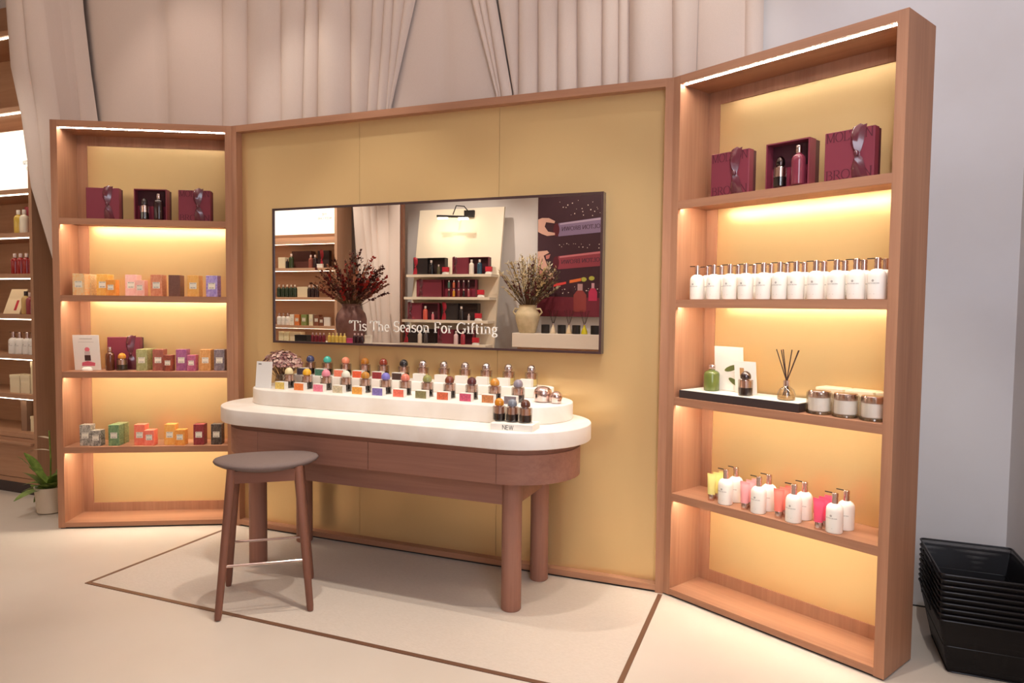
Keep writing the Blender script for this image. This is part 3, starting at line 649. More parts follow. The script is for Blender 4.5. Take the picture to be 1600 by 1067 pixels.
# leaning white card and dried flowers
t = thing('price_card', 'plain white card standing at the left end of the stone step', 'sign', (.628, -.415, Z2), 0)
p = place('card', bx(-.06, .06, 0, .004, 0, .165), mat((238, 236, 232), .5), t, (0, 0, .001), rot=(-.1, .0, 0)); place('heading', bx(-.045, -.022, -.0008, 0, .146, .151), INK, p)
place('foot', bx(-.03, .03, .004, .05, 0, .004), WHITE, t)
t = thing('flower_vase', 'low glass vase of dried mauve flowers at the left end of the table', 'flowers', (.62, -.22, Z2))
place('vase', MB().lathe([(.03, 0), (.045, .005), (.05, .03), (.042, .06), (.046, .075)], 20, caps=False), thin_glass((.98, .86, .62), opac=.18), t)
place('sand', MB().lathe([(.03, .003), (.044, .008), (.046, .03), (.001, .032)], 18), mat((226, 176, 96), .7), t)
fl = [MB(), MB(), MB()]; stm = MB()
for i in range(840):
    a = random.uniform(0, 2*pi); e = math.acos(random.uniform(-.15, 1)); rr = random.uniform(.6, 1.05)
    c = Vector((.135*rr*sin(e)*cos(a), .10*rr*sin(e)*sin(a), .135+.085*rr*cos(e)))
    nrm = Vector((sin(e)*cos(a), sin(e)*sin(a), cos(e)+.2)).normalized(); q = nrm.to_track_quat('Z', 'Y'); s_ = random.uniform(.007, .0125)
    v = [c]+[c+q @ Vector((s_*cos(2*pi*k/5+i), s_*sin(2*pi*k/5+i), random.uniform(.001, .006))) for k in range(5)]
    fl[i % 3].add(v, [(0, k+1, (k+1) % 5+1) for k in range(5)])
    if i % 12 == 0: stm.tube([(random.uniform(-.02, .02), random.uniform(-.02, .02), .02), c*.9], .0016, 5)
for b, c in zip(fl, ((196, 152, 142), (228, 196, 178), (140, 92, 90))): tag(place('florets', b.mesh('f', False), mat(c, .8), t), kind='stuff')
tag(place('stems', stm, mat((120, 84, 60), .8), t), kind='stuff')

# ------------------------------------------------------------------ baskets
def basket_mesh():
    b = MB(); top = (.19, .253, .25); bot = (.138, .19, 0)
    def strip(a, c, w):
        a = Vector(a); c = Vector(c); d = (c-a).normalized(); n_ = d.cross(w).normalized()*.0015
        b.add([a-n_, a+n_, c+n_, c-n_], [(0, 1, 2, 3)])
    def P(sx, sy, k): return Vector((sx*(bot[0]+(top[0]-bot[0])*k), sy*(bot[1]+(top[1]-bot[1])*k), .25*k))
    cs = [(-1, -1), (1, -1), (1, 1), (-1, 1)]
    for i in range(4):
        A, B = cs[i], cs[(i+1) % 4]; nrm = (P(*B, 0)-P(*A, 0)).cross(P(*A, 1)-P(*A, 0))
        N = 66 if i % 2 == 0 else 84
        for k in range(N+1):
            f_ = k/N; strip(P(*A, 0).lerp(P(*B, 0), f_), P(*A, 1).lerp(P(*B, 1), f_), nrm)
        for k in range(1, 44): strip(P(*A, k/44), P(*B, k/44), nrm)
    return b.mesh('mesh_panel', False)
def rrect(a, c, z, r=.02):
    o = []
    for (sx, sy, a0) in ((1, -1, -90), (1, 1, 0), (-1, 1, 90), (-1, -1, 180)):
        for k in range(5):
            t_ = radians(a0+22.5*k); o.append((sx*(a-r)+r*cos(t_), sy*(c-r)+r*sin(t_), z))
    return o
BMETAL = mat((24, 20, 22), .35, .3)
NTH = ('lowest', 'second lowest', 'third lowest', 'fourth lowest', 'middle', 'fourth from top', 'third from top', 'second from top', 'topmost')
for k in range(9):
    t = thing('shopping_basket', '%s black wire mesh basket in the stack by the right unit' % NTH[k], 'basket', (4.497, -.164, .0+.0252*k+.004), 0, 'stacked wire baskets')
    tag(place('mesh_panel', cached('bk_m', basket_mesh), BMETAL, t), kind='stuff')
    place('rim', cached('bk_r', lambda: MB().tube(rrect(.192, .255, .25), .0045, 8, closed=True).mesh()), BMETAL, t)
    place('lower_hoop', cached('bk_h', lambda: MB().tube(rrect(.164, .221, .125), .0022, 6, closed=True).mesh()), BMETAL, t)
    place('base', cached('bk_b', lambda: bx(-.138, .138, -.19, .19, -.002, .002).mesh('b', False)), BMETAL, t)
    place('base_hoop', cached('bk_q', lambda: MB().tube(rrect(.14, .192, .001), .003, 6, closed=True).mesh()), BMETAL, t)
    for s_ in (-1, 1):
        place('handle', cached('bk_hd', lambda: MB().tube([(0, -.11, .232), (-.003, -.10, .247), (-.004, 0, .252), (-.003, .10, .247), (0, .11, .232)], .0028, 6).mesh()), BMETAL, t, (s_*.199, 0, 0))

# ------------------------------------------------------------------ drapes
FAB = mat((226, 210, 200), .85, c2=(220, 203, 192), nscale=400, spec=.1)
def curtain(label, folds, zs, y0, bulge=.5, cap=.125, group='curtains on the back wall', ncol=9, sgn=-1, yf=None):
    b = MB(); rows = len(zs); v = []; cols = 0
    for i in range(len(folds)-1):
        A, B = folds[i], folds[i+1]
        for k in range(ncol if i < len(folds)-2 else ncol+1):
            s_ = k/ncol; cols += 1
            for j in range(rows):
                xx = A[j]+(B[j]-A[j])*s_; w = abs(B[j]-A[j]); bg = min(cap, bulge*w)*(sin(pi*s_)**.6 if s_ > 0 else 0)*(1-.35*s_)
                v.append((xx, (yf[i]+(yf[i+1]-yf[i])*s_ if yf else y0)+sgn*bg, zs[j]))
    f = [(c*rows+j, (c+1)*rows+j, (c+1)*rows+j+1, c*rows+j+1) for c in range(cols-1) for j in range(rows-1)]
    return tag(place('curtain', b.add(v, f).mesh('curtain', True, 60), FAB), label, 'curtain', group)
ZT, ZM = 3.7, 2.95
def lv(a, c, free=.0):   # x at ceiling, at ZT, at ZM, at floor
    d = (a-c)/(3.7-2.95); return (c+d*(4.62-ZM)*.8, a, c, c-d*.15, c-d*.15)
ZS = (4.62, ZT, ZM, 2.6, .02)
XA = [(-1.87, -1.80), (-.97, -.95), (-.379, -.388), (-.142, -.15), (.167, .162), (.385, .365)]
curtain('smooth curtain hanging behind the left shelf unit', [lv(*q) for q in XA], ZS, .33, bulge=.3, cap=.08)
XB = [(.398, .371), (.523, .509), (.784, .782), (.958, .912), (1.05, .99), (1.124, 1.06), (1.215, 1.085), (1.304, 1.1)]
curtain('pleated curtain drawn to the left above the mirror', [lv(*q) for q in XB], ZS, .32)
curtain('flat flared curtain between the two drawn pleats', [lv(1.20, .99), lv(1.48, 1.48), lv(1.76, 1.985)], ZS, .365, bulge=.1, cap=.03)
XC = [(1.664, 1.879), (1.72, 1.897), (1.776, 1.915), (1.843, 1.989)]
curtain('slanting curtain pleat to the right of the flared curtain', [lv(*q) for q in XC], ZS, .31, cap=.06)
XD = [(1.85, 1.99), (2.021, 2.028), (2.15, 2.16), (2.28, 2.289), (2.402, 2.419), (2.56, 2.57), (2.66, 2.67), (2.726, 2.736), (2.974, 2.993), (3.131, 3.126)]
curtain('evenly pleated curtain above the right half of the backdrop', [lv(*q) for q in XD], ZS, .33)
curtain('pale curtain panel ending at the bare wall by the right unit', [lv(3.12, 3.12), lv(3.38, 3.39), lv(3.48, 3.488)], ZS, .34, cap=.04)
ZD = (4.62, 3.95, 3.45, 3.05, 2.5, 1.92, 1.3, .02)
DL = [(-2.24, -2.17, -2.13, -2.02, -1.93, -1.70, -1.6, -1.6), (-2.02, -1.99, -1.93, -1.85, -1.78, -1.6, -1.56, -1.56), (-1.83, -1.76, -1.68, -1.60, -1.55, -1.5, -1.5, -1.5), (-1.75, -1.67, -1.6, -1.53, -1.5, -1.46, -1.46, -1.46),
      (-1.66, -1.58, -1.52, -1.46, -1.44, -1.42, -1.42, -1.42), (-1.55, -1.48, -1.43, -1.38, -1.38, -1.38, -1.38, -1.38), (-1.39, -1.32, -1.25, -1.18, -1.2, -1.3, -1.32, -1.32)]
YD = [-.09, -.085, -.02, .04, .10, .16, .24]
DL = [tuple(x-1.27*(y+.1) for x in f_) for f_, y in zip(DL, YD)]
curtain('swept-back drape between the far bookcase and the left shelf unit', DL, ZD, -.08, bulge=.25, cap=.06, yf=YD)

# ------------------------------------------------------------------ bookcase in the far left
BW1, BW2 = (170, 126, 96), (192, 148, 116)
BV = wood(BW1, BW2, 'z'); BH = wood(BW1, BW2, 'x')
bkL, bkR, bkF, bkB = -3.3, -2.01, -.05, .37
t = thing('wall_bookcase', 'tall oak product bookcase at the far left edge', 'bookcase', (0, 0, 0))
place('side_panel', bx(bkR-.036, bkR, bkF, bkB, .09, 4.2), BV, t); place('side_panel', bx(bkL, bkL+.036, bkF, bkB, .09, 4.2), BV, t)
place('back_panel', bx(bkL+.036, bkR-.036, bkB-.02, bkB, .09, 4.2), BH, t)
place('plinth', bx(bkL, bkR, bkF, bkB, 0, .09), mat((58, 46, 46), .5), t)
place('bottom_panel', bx(bkL+.036, bkR-.036, bkF, bkB-.02, .09, .125), BH, t)
dr = place('drawer_front', bx(bkL+.04, bkR-.04, bkF+.004, bkF+.025, .13, .462), BH, t); place('pull_lip', bx(bkL+.04, bkR-.04, bkF-.025, bkF+.004, .412, .432), BH, dr)
BSZ = (.504, .827, 1.155, 1.486, 1.817, 2.149, 2.50)
for z in BSZ:
    s = place('shelf', bx(bkL+.036, bkR-.036, bkF, bkB-.02, z-.037, z), BH, t)
    if z > .6: place('light_strip', bx(bkL+.05, bkR-.05, bkF+.012, bkF+.022, z-.045, z-.037), LED_B, s)
for z in (3.12, 3.73):
    s = place('shelf', bx(bkL+.036, bkR-.036, bkF, bkB-.02, z, z+.04), BH, t); place('light_strip', bx(bkL+.05, bkR-.05, bkF+.02, bkF+.032, z-.01, z), LED_B, s)
lb = place('lightbox', bx(bkL+.036, bkR-.045, .1, .14, 2.53, 3.02), emit((1, .93, .80), .85), t)
for tx, z in (('une', 2.735), ('er', 2.685)):
    q = text_mb(tx, .045, .12, .06); place('lettering', q.mesh('l', False), mat((150, 140, 130), .6), lb, (-2.2325-q.w/2, .099, z))
def bottle_row(base_label, xs, y, z, rz, col, group, capcol=None, s=1., cat='far'):
    for i, x in enumerate(xs):
        tall_bottle(base_label[i] if isinstance(base_label, (list, tuple)) else base_label, (x, y, z), rz, col, capcol, s, group, name='bottle')
# its visible products
for nm, x, c in (('yellow', -2.276, (214, 178, 70)), ('white', -2.205, (240, 230, 204))):
    tall_bottle('%s bottle on the upper shelf of the far left bookcase' % nm, (x, .02, 2.149), 0, c, (236, 226, 210), 1.28, name='bottle')
gift_box('dark ribboned gift box on the upper shelf of the far left bookcase', (-2.13, .06, 2.149), 0, .15, .235, letters=False, rib=.4, col=mat((72, 50, 44), .5))
gift_box('dark gift box behind the yellow bottle, far left bookcase', (-2.31, .12, 2.149), 0, .13, .225, letters=False, rib=.4, col=mat((60, 40, 38), .5))
bottle_row(['rightmost front red bottle on the far left bookcase', 'second front red bottle on the far left bookcase', 'third front red bottle on the far left bookcase', 'red bottle at the picture edge, far left bookcase'], (-2.118, -2.19, -2.262, -2.334), .02, 1.817, 0, (150, 26, 22), 'red bottles on the far bookcase', (226, 206, 196), 1.12)
bottle_row(['rightmost red bottle in the back row, far left bookcase', 'middle red bottle in the back row, far left bookcase', 'left red bottle in the back row, far left bookcase'], (-2.085, -2.155, -2.225), .11, 1.817, 0, (140, 30, 20), 'back red bottles on the far bookcase', (226, 206, 196), 1.12)
t = thing('shelf_picture', 'tilted cream picture card on the far left bookcase', 'sign', (-2.37, .0, 1.486), 0)
p = place('card', bx(-.1, .1, 0, .006, 0, .22), mat((246, 222, 180), .5), t, (0, 0, .002), rot=(-.35, 0, 0)); place('printed_bottle', bx(.02, .05, -.001, 0, .03, .12), mat((196, 40, 50), .5), p)
tall_bottle('clear amber bottle on the far left bookcase', (-2.224, .03, 1.486), 0, (204, 168, 104), (60, 44, 40), 1.25, name='bottle')
tall_bottle('clear amber bottle behind the picture card, far left bookcase', (-2.268, .15, 1.486), 0, (196, 164, 104), (60, 44, 40), 1.25, name='bottle')
tall_bottle('plum pink bottle on the far left bookcase', (-2.156, .02, 1.486), 0, (150, 60, 66), (220, 196, 186), 1.18, name='bottle')
pump_bottle('white pump bottle beside the plum bottle, far left bookcase', (-2.085, .02, 1.486), 0)
for i, (x, y) in enumerate(((-2.10, .0), (-2.185, .01), (-2.265, .0), (-2.345, .0), (-2.14, .12), (-2.225, .12))):
    pump_bottle(('right front', 'second', 'third', 'edge', 'right rear', 'left rear')[i]+' white pump bottle on the waist high shelf, far left bookcase', (x, y, 1.155), 0, 'pump bottles on the far bookcase')
def plain_box(label, loc, w, d, h, mt=CREAM, group=None, rz=0, name='cream_box'):
    t = thing(name, label, 'box', loc, rz, group)
    place('box_base', bx(-w/2, w/2, 0, d, 0, h*.82), mt, t); place('lid', bx(-w/2-.002, w/2+.002, -.002, d+.002, h*.82, h), mt, t)
plain_box('tall narrow cream box on the far left bookcase', (-2.105, .0, .827), .075, .1, .27)
plain_box('square cream box on the far left bookcase', (-2.215, .0, .827), .11, .12, .155)
plain_box('cream box at the picture edge, far left bookcase', (-2.345, .0, .827), .12, .12, .15)
bottle_row(['left small white bottle behind the cream boxes, far left bookcase', 'right small white bottle behind the cream boxes, far left bookcase'], (-2.327, -2.243), .17, .827, 0, (236, 226, 204), None, (240, 230, 214), 1.45)
plain_box('long low cream box on the lowest shelf, far left bookcase', (-2.13, .03, .504), .15, .26, .13)
plain_box('tall cream box on the lowest shelf, far left bookcase', (-2.17, .297, .504), .11, .045, .26)
plain_box('brown grey box on the lowest shelf, far left bookcase', (-2.285, .03, .504), .07, .08, .255, mat((150, 116, 92), .6))

# ------------------------------------------------------------------ potted plant between bookcase and left unit
t = thing('potted_plant', 'green leafy plant in a pale pot behind the left shelf unit', 'plant', (-1.50, -.30, 0))
place('pot', MB().lathe([(.075, 0), (.09, .01), (.105, .19), (.108, .2), (.1, .2), (.095, .17)], 24, caps=True), mat((226, 210, 188), .6), t)
def leaf_mb(base_, tip, w, sag=.25):
    A = Vector(base_); B = Vector(tip); d = B-A; sd = d.cross(Vector((0, 0, 1))).normalized(); b = MB(); v = []; n_ = 8
    for i in range(n_+1):
        s_ = i/n_; c = A+d*s_+Vector((0, 0, sag*d.length*sin(pi*s_)*.5)); ww = w*sin(pi*min(1, s_*.93+.05))**.8
        v += [c-sd*ww, c+Vector((0, 0, -.15*ww)), c+sd*ww]
    return b.add(v, [(3*i+k, 3*i+1+k, 3*i+4+k, 3*i+3+k) for i in range(n_) for k in range(2)]).mesh('leaf', True, 80)
LG = mat((92, 118, 44), .5, c2=(136, 156, 70), nscale=20); LW = mat((212, 190, 160), .6)
for i in range(16):
    a = i*2.4; rr = random.uniform(.14, .26); z = random.uniform(.12, .5)
    place('leaf', leaf_mb((.03*cos(a), .03*sin(a), .18), (rr*cos(a), rr*sin(a), z), random.uniform(.035, .055)), LG, t)
for tip in ((-.2, -.08, .2), (-.17, .02, .10), (-.19, .0, .05), (-.16, -.05, .34)): place('leaf', leaf_mb((0, 0, .2), tip, .035), LG, t)
place('stem', MB().tube([(0, 0, .17), (.01, 0, .4), (.0, 0, .62)], .006, 6), LG, t)
for z, tip in ((.47, (-.25, .0, .44)), (.56, (-.13, .0, .565))): place('leaf', leaf_mb((0, 0, z), tip, .018, .1), LW, t)

# ------------------------------------------------------------------ opposite side of the shop, seen in the mirror
PI_ = pi
mv, mh = wood((196, 150, 118), (214, 172, 140), 'z'), wood((196, 150, 118), (214, 172, 140), 'x')
oF, oB = -4.75, -5.12; oL, oR = -4.3, -2.54
t = thing('wall_bookcase', 'oak bookcase reflected at the left side of the mirror', 'bookcase', (0, 0, 0))
place('side_panel', bx(oR-.045, oR, oB, oF, .09, 3.6), mv, t); place('side_panel', bx(oL, oL+.045, oB, oF, .09, 3.6), mv, t)
place('back_panel', bx(oL+.045, oR-.045, oB, oB+.02, .09, 3.6), mh, t); place('plinth', bx(oL, oR, oB, oF, 0, .09), mat((58, 46, 46), .5), t)
OZ = (2.545, 2.14, 1.70, 1.272, .84, .4)
for z in OZ:
    s = place('shelf', bx(oL+.045, oR-.045, oB+.02, oF, z-.045, z), mh, t)
    place('light_strip', bx(oL+.06, oR-.06, oF-.05, oF-.042, z-.048, z-.045), emit((1, .86, .66), 14.0), s)
place('fascia', bx(oL+.045, oR-.045, oF-.2, oF-.17, 2.56, 2.66), mh, t)
lb = place('lightbox', bx(oL+.045, oR-.075, oF-.16, oF-.13, 2.66, 3.2), emit((1, .98, .90), .85), t)
for tx, z in (('THE', 2.93), ('BODY CARE', 2.87)):
    q = text_mb(tx, .034, .14, .08); place('lettering', q.mesh('l', False), mat((120, 100, 84), .6), lb, (-2.86, oF-.1285, z), rz=PI_)
def O(px_x, dy, z): return (px_x, oF-dy, z)
DKB = mat((86, 48, 42), .5); DKG = mat((52, 36, 34), .5)
plain_box('cream box on the top reflected shelf', O(-3.60, .06, 2.14), .13, .1, .17, rz=PI_)
tall_bottle('small black bottle on the top reflected shelf', O(-3.50, .07, 2.14), PI_, (30, 26, 26), None, .95, name='bottle')
tall_bottle('green bottle on the top reflected shelf', O(-3.425, .07, 2.14), PI_, (52, 64, 34), (226, 200, 186), 1.45, name='bottle')
plain_box('large brown gift box on the top reflected shelf', O(-3.34, .2, 2.14), .36, .1, .27, DKB, rz=PI_, name='brown_box')
tall_bottle('rose brown bottle on the top reflected shelf', O(-3.07, .08, 2.14), PI_, (150, 84, 70), (230, 204, 190), 1.3, name='bottle')
tall_bottle('dark bottle on the top reflected shelf', O(-2.99, .08, 2.14), PI_, (44, 28, 30), (226, 200, 186), 1.3, name='bottle')
gift_box('dark ribboned gift box on the top reflected shelf', O(-2.92, .18, 2.14), PI_, .21, .27, letters=False, col=DKG)
plain_box('small white card box on the top reflected shelf', O(-2.88, .04, 2.14), .1, .03, .06, WHITE, rz=PI_, name='card_box')
for i, x in enumerate((-3.66, -3.58, -3.505, -3.43, -3.36)):
    tall_bottle(('leftmost', 'second', 'third', 'fourth', 'rightmost')[i]+' dark green bottle on the second reflected shelf', O(x, .07, 1.70), PI_, (44, 58, 38), (216, 196, 176), 1.25, 'reflected green bottles', name='bottle')
plain_box('cream box on the second reflected shelf', O(-3.22, .07, 1.70), .19, .09, .16, rz=PI_)
for i, x in enumerate((-3.09, -3.02, -2.95)): tall_bottle(('left', 'middle', 'right')[i]+' dark brown bottle on the second reflected shelf', O(x, .07, 1.70), PI_, (50, 32, 30), (226, 206, 190), 1.2, 'reflected brown bottles', name='bottle')
for i, x in enumerate((-3.65, -3.57, -3.49)): pump_bottle(('left', 'middle', 'right')[i]+' white pump bottle on the third reflected shelf', O(x, .06, 1.272), PI_, 'reflected pump bottles')
for nm, x, w, h, c in (('white', -3.415, .075, .165, (236, 226, 206)), ('orange', -3.32, .09, .165, (204, 120, 62)), ('green', -3.19, .1, .165, (128, 140, 80)), ('cream', -3.06, .07, .17, (236, 220, 186)), ('tall brown', -2.96, .09, .165, (124, 76, 54)), ('short brown', -2.87, .08, .135, (112, 66, 48))):
    carton('%s carton on the third reflected shelf' % nm, O(x, .06, 1.272), PI_, (w, .09, h), c, 'reflected cartons')
plain_box('white card box at the right of the third reflected shelf', O(-2.76, .05, 1.272), .11, .03, .13, WHITE, rz=PI_, name='card_box')
for i, x in enumerate((-3.62, -3.52)): carton(('left', 'right')[i]+' cream carton on the lowest reflected shelf', O(x, .06, .84), PI_, (.09, .09, .33), (236, 216, 176), 'reflected cream cartons')
plain_box('wide cream box on the lowest reflected shelf', O(-3.35, .06, .84), .2, .1, .33, rz=PI_)

# drape, brown post, leaning display panel
MD = [(-2.50, -2.34, -2.28, -2.2, -2.1, -2.1), (-2.25, -2.18, -2.1, -2.06, -1.98, -1.98), (-2.06, -2.04, -2.0, -1.96, -1.9, -1.9), (-1.95, -1.93, -1.9, -1.87, -1.84, -1.84), (-1.75, -1.74, -1.73, -1.72, -1.7, -1.7), (-1.54, -1.54, -1.54, -1.54, -1.54, -1.54)]
curtain('drape reflected in the mirror beside the bookcase', MD, (4.6, 3.05, 2.3, 1.7, 1.2, .02), -4.86, cap=.04, group='reflected drapes', sgn=1)
struct('trim_1', bx(-1.53, -1.497, -4.93, -4.86, 0, 4.7), mat((120, 78, 60), .5))
t = thing('leaning_display', 'white leaning panel with four shelves reflected in the mirror', 'display', (0, 0, 0))
def lean(z): return -(4.675+.1765*z)
pm = MB(); zs2 = (0, 2.985)
pm.add([(-1.4066, lean(0), 0), (-.0668, lean(0), 0), (-.0668, lean(2.985), 2.985), (-1.4066, lean(2.985), 2.985), (-1.4066, lean(0)-.04, 0), (-.0668, lean(0)-.04, 0), (-.0668, lean(2.985)-.04, 2.985), (-1.4066, lean(2.985)-.04, 2.985)],
       [(0, 1, 2, 3)[::-1], (4, 5, 6, 7), (0, 1, 5, 4), (1, 2, 6, 5), (2, 3, 7, 6), (3, 0, 4, 7)])
place('panel', pm.mesh('panel', False), mat((240, 228, 206), .6), t)
DZ = (2.03, 1.714, 1.396, 1.069)
for z in DZ: place('shelf', bx(-1.395, -.078, lean(z)-.01, lean(z)+.25, z-.036, z), mat((236, 222, 200), .6), t)
def Dp(x, z, dv=.0): return (x, lean(z)+.215-dv, z)
BLK = mat((44, 36, 36), .5)
def small_set(n, x0, x1, z, h, col, inner, name, items, wide=False):
    w = (x1-x0); wl = w*(.44); c0 = x0+wl/2
    lidc = col
    gift_box('%s gift box lid, %s reflected display shelf' % (name, n), (c0, lean(z)+.06+.09, z), PI_, wl, h, letters=False, rib=.82, col=lidc, d=.05)
    tw = w-wl-.01
    tray_box('%s open gift tray, %s reflected display shelf' % (name, n), (x1-tw/2, lean(z)+.06+.11, z), PI_, tw, h, .1, col=col, inner=inner, insert=inner)
    for (f_, c, s_, nm) in items:
        tall_bottle('%s in the %s tray, %s reflected display shelf' % (nm, name, n), (x1-tw+tw*f_, lean(z)+.06+.145, z), PI_, c, (232, 214, 204), s_, name='bottle')
def red_stand(n, x, z):
    t = thing('tester_stand', 'red tester block on a white dome, %s' % n, 'tester', (x, lean(z)+.212, z), PI_, 'red testers on the reflected display')
    place('dome', MB().lathe([(.055, 0), (.055, .006), (.045, .028), (.001, .04)], 18, sy=.6), WHITE, t); place('block', bx(-.045, .045, -.02, .02, .035, .1), mat((204, 44, 60), .5), t)
small_set('top', -1.336, -.82, DZ[0], .235, BLK, DKG, 'black', [(.3, (30, 26, 28), 1.3, 'black bottle'), (.72, (90, 84, 60), .9, 'small clear bottle')])
small_set('top', -.715, -.155, DZ[0], .235, MAROON, MAROON_D, 'maroon', [(.22, (240, 226, 210), 1.3, 'white bottle'), (.62, (40, 76, 96), 1.3, 'blue bottle')])
red_stand('top reflected shelf, left', -.785, DZ[0]); red_stand('top reflected shelf, right', -.13, DZ[0])
gift_box('wide maroon gift box, second reflected display shelf', (-1.05, lean(DZ[1])+.15, DZ[1]), PI_, .40, .245, letters=False, rib=.82, d=.06)
tray_box('maroon tray of ten small bottles, second reflected display shelf', (-.57, lean(DZ[1])+.17, DZ[1]), PI_, .5, .245, .1)
for i in range(10):
    cc = ((70, 110, 96), (190, 96, 66), (120, 50, 60), (90, 40, 50), (60, 30, 34), (70, 40, 40), (206, 144, 50), (130, 60, 60), (40, 30, 30), (160, 76, 84))[i]
    row = ('upper', 'lower')[i//5]
    tall_bottle('%s row bottle %s in the tray of ten, reflected display' % (row, ('leftmost', 'second', 'third', 'fourth', 'rightmost')[i % 5]), (-.72+.075*(i % 5), lean(DZ[1])+.18, DZ[1]+(.125 if i < 5 else .008)), PI_, cc, (232, 214, 204), .68, 'ten small bottles in the tray', name='mini_bottle')
red_stand('second reflected shelf', -.22, DZ[1])
small_set('third', -1.36, -.86, DZ[2], .235, MAROON, MAROON_D, 'maroon', [(.32, (216, 92, 72), 1.25, 'coral bottle'), (.75, (220, 120, 130), .7, 'small pink bottle')])
small_set('third', -.82, -.26, DZ[2], .235, BLK, DKG, 'black', [(.25, (34, 28, 30), 1.25, 'black bottle'), (.62, (200, 180, 176), .6, 'small silver bottle')])
red_stand('third reflected shelf', -.23, DZ[2])
small_set('lowest', -1.38, -.88, DZ[3], .2, BLK, DKG, 'black', [(.2, (238, 224, 208), 1.2, 'white bottle'), (.55, (70, 60, 60), 1.2, 'smoky bottle')])
small_set('lowest', -.85, -.3, DZ[3], .2, MAROON, MAROON_D, 'maroon', [(.2, (238, 206, 206), 1.2, 'pale bottle'), (.55, (170, 56, 70), 1.2, 'red bottle')])
red_stand('lowest reflected shelf', -.24, DZ[3])
# picture light above the panel
ly = lean(2.9)
t = thing('picture_light', 'black picture light on the reflected white panel', 'lamp', (-.59, ly, 2.9))
place('mount', bx(-.075, .075, 0, .04, -.05, .05), BLACK, t)
place('arm', MB().tube([(.0, .03, .02), (-.05, .09, .1), (-.13, .18, .1), (-.15, .24, -.03)], .008, 8), BLACK, t)
bar = place('bar', MB().tube([(-.39, .26, -.045), (.1, .26, -.075)], .016, 10), BLACK, t)
for a in (-.3, .02): place('bulb', bx(a-.075, a+.075, .245, .275, -.092-(.02 if a > 0 else 0), -.07-(.012 if a > 0 else 0)), emit((1, .86, .58), 12.0), bar)
place('cable', MB().tube([(-.02, .002, -.05), (.01, .012, -.2), (-.02, .04, -.5), (-.03, .07, -.75)], .003, 6), mat((160, 150, 130), .6), t)
area('picture_light_glow', (-.73, ly+.26, 2.80), (-.73, ly+.02, 2.2), .5, .03, 5, (1, .88, .66))

# counter, urn, candles, diffusers, poster
t = thing('wall_counter', 'white counter reflected under the poster', 'counter', (0, 0, 0))
place('counter_top', bx(.225, 2.6, -5.38, -4.8, 1.05, 1.24).mesh('c', False, bevel=.006), mat((238, 226, 210), .5), t); place('counter_base', bx(.28, 2.55, -5.38, -4.86, 0, 1.05), BV, t)
t = thing('flower_urn', 'cream two-handled urn of dried pampas reflected in the mirror', 'flowers', (.40, -4.92, 1.24))
CERM = mat((226, 206, 166), .55, c2=(206, 186, 146), nscale=12)
place('urn', MB().lathe([(.10, 0), (.115, .01), (.165, .2), (.16, .27), (.12, .32), (.115, .36), (.125, .375)], 28, caps=False), CERM, t)
for s_ in (-1, 1): place('handle', MB().tube([(s_*.12, 0, .32), (s_*.18, 0, .325), (s_*.205, 0, .28), (s_*.165, 0, .235)], .012, 8), CERM, t)
def spray(t, n, z0, spread, hmin, hmax, cols, nm, lw=.012, fl_=14, xs=1.):
    bs = [MB() for _ in cols]; st = MB()
    for i in range(n):
        a = random.uniform(0, 2*pi); k = random.uniform(.15, 1); h_ = random.uniform(hmin, hmax)*(1-.35*k*k)
        tip = Vector((spread*k*cos(a)*xs, spread*.6*k*sin(a), z0+h_)); ba = Vector((tip.x*.12, tip.y*.12, z0-.05)); md = ba.lerp(tip, .55)+Vector((0, 0, .08*h_))
        st.tube([ba, md, tip], .003, 4)
        for j in range(fl_):
            s_ = random.uniform(.45, 1.03); c = (ba*(1-s_)**2+md*2*s_*(1-s_)+tip*s_*s_)
            d = (tip-md).normalized()+Vector((random.uniform(-.9, .9), random.uniform(-.9, .9), random.uniform(-.6, .6))); d.normalize(); l_ = random.uniform(.025, .06); sd = d.orthogonal().normalized()*lw*random.uniform(.4, 1)
            bs[i % len(cols)].add([c, c+d*l_*.5+sd, c+d*l_, c+d*l_*.5-sd], [(0, 1, 2, 3)])
    for b, c in zip(bs, cols): tag(place(nm, b.mesh('s', False), mat(c, .8), t), kind='stuff')
    tag(place('stems', st, mat((110, 84, 56), .8), t), kind='stuff')
spray(t, 120, .36, .45, .22, .70, [(238, 222, 180), (226, 202, 150), (246, 234, 204), (104, 40, 44), (120, 108, 84)], 'dried_heads', .014, 24)
for i, x in enumerate((.646, .875, 1.075, 1.325)):
    t = thing('black_candle', ('leftmost', 'second', 'third', 'rightmost')[i]+' black jar candle on the reflected counter', 'candle', (x, -4.95, 1.24), 0, 'black candles on the counter')
    place('jar', cached('bc_j', lambda: MB().lathe([(.048, 0), (.055, .004), (.055, .114), (.05, .116), (.049, .1), (.001, .1)], 20).mesh()), BLACK, t); place('wick', cached('bc_w', lambda: MB().lathe([(.002, .1), (.002, .112)], 6).mesh()), WHITE, t)
for i, (x, c) in enumerate(((.755, (226, 206, 176)), (.975, (220, 196, 160)), (1.185, (214, 200, 40)))):
    t = thing('reed_diffuser', ('left', 'middle', 'yellow')[i]+' reed diffuser on the reflected counter', 'diffuser', (x, -4.95, 1.24), 0, 'diffusers on the counter')
    place('bottle', MB().lathe([(.038, 0), (.043, .006), (.038, .04), (.02, .085), (.013, .095), (.013, .12)], 18), mat(c, .2), t); place('collar', MB().lathe([(.015, .118), (.015, .135)], 12), CHROME, t)
    for dx, dy in ((-.06, .01), (-.045, -.02), (.02, .02), (.05, 0), (.065, -.01)): place('reed', MB().tube([(0, 0, .1), (dx, dy, .31)], .0028, 5), mat((58, 32, 26), .7), t)
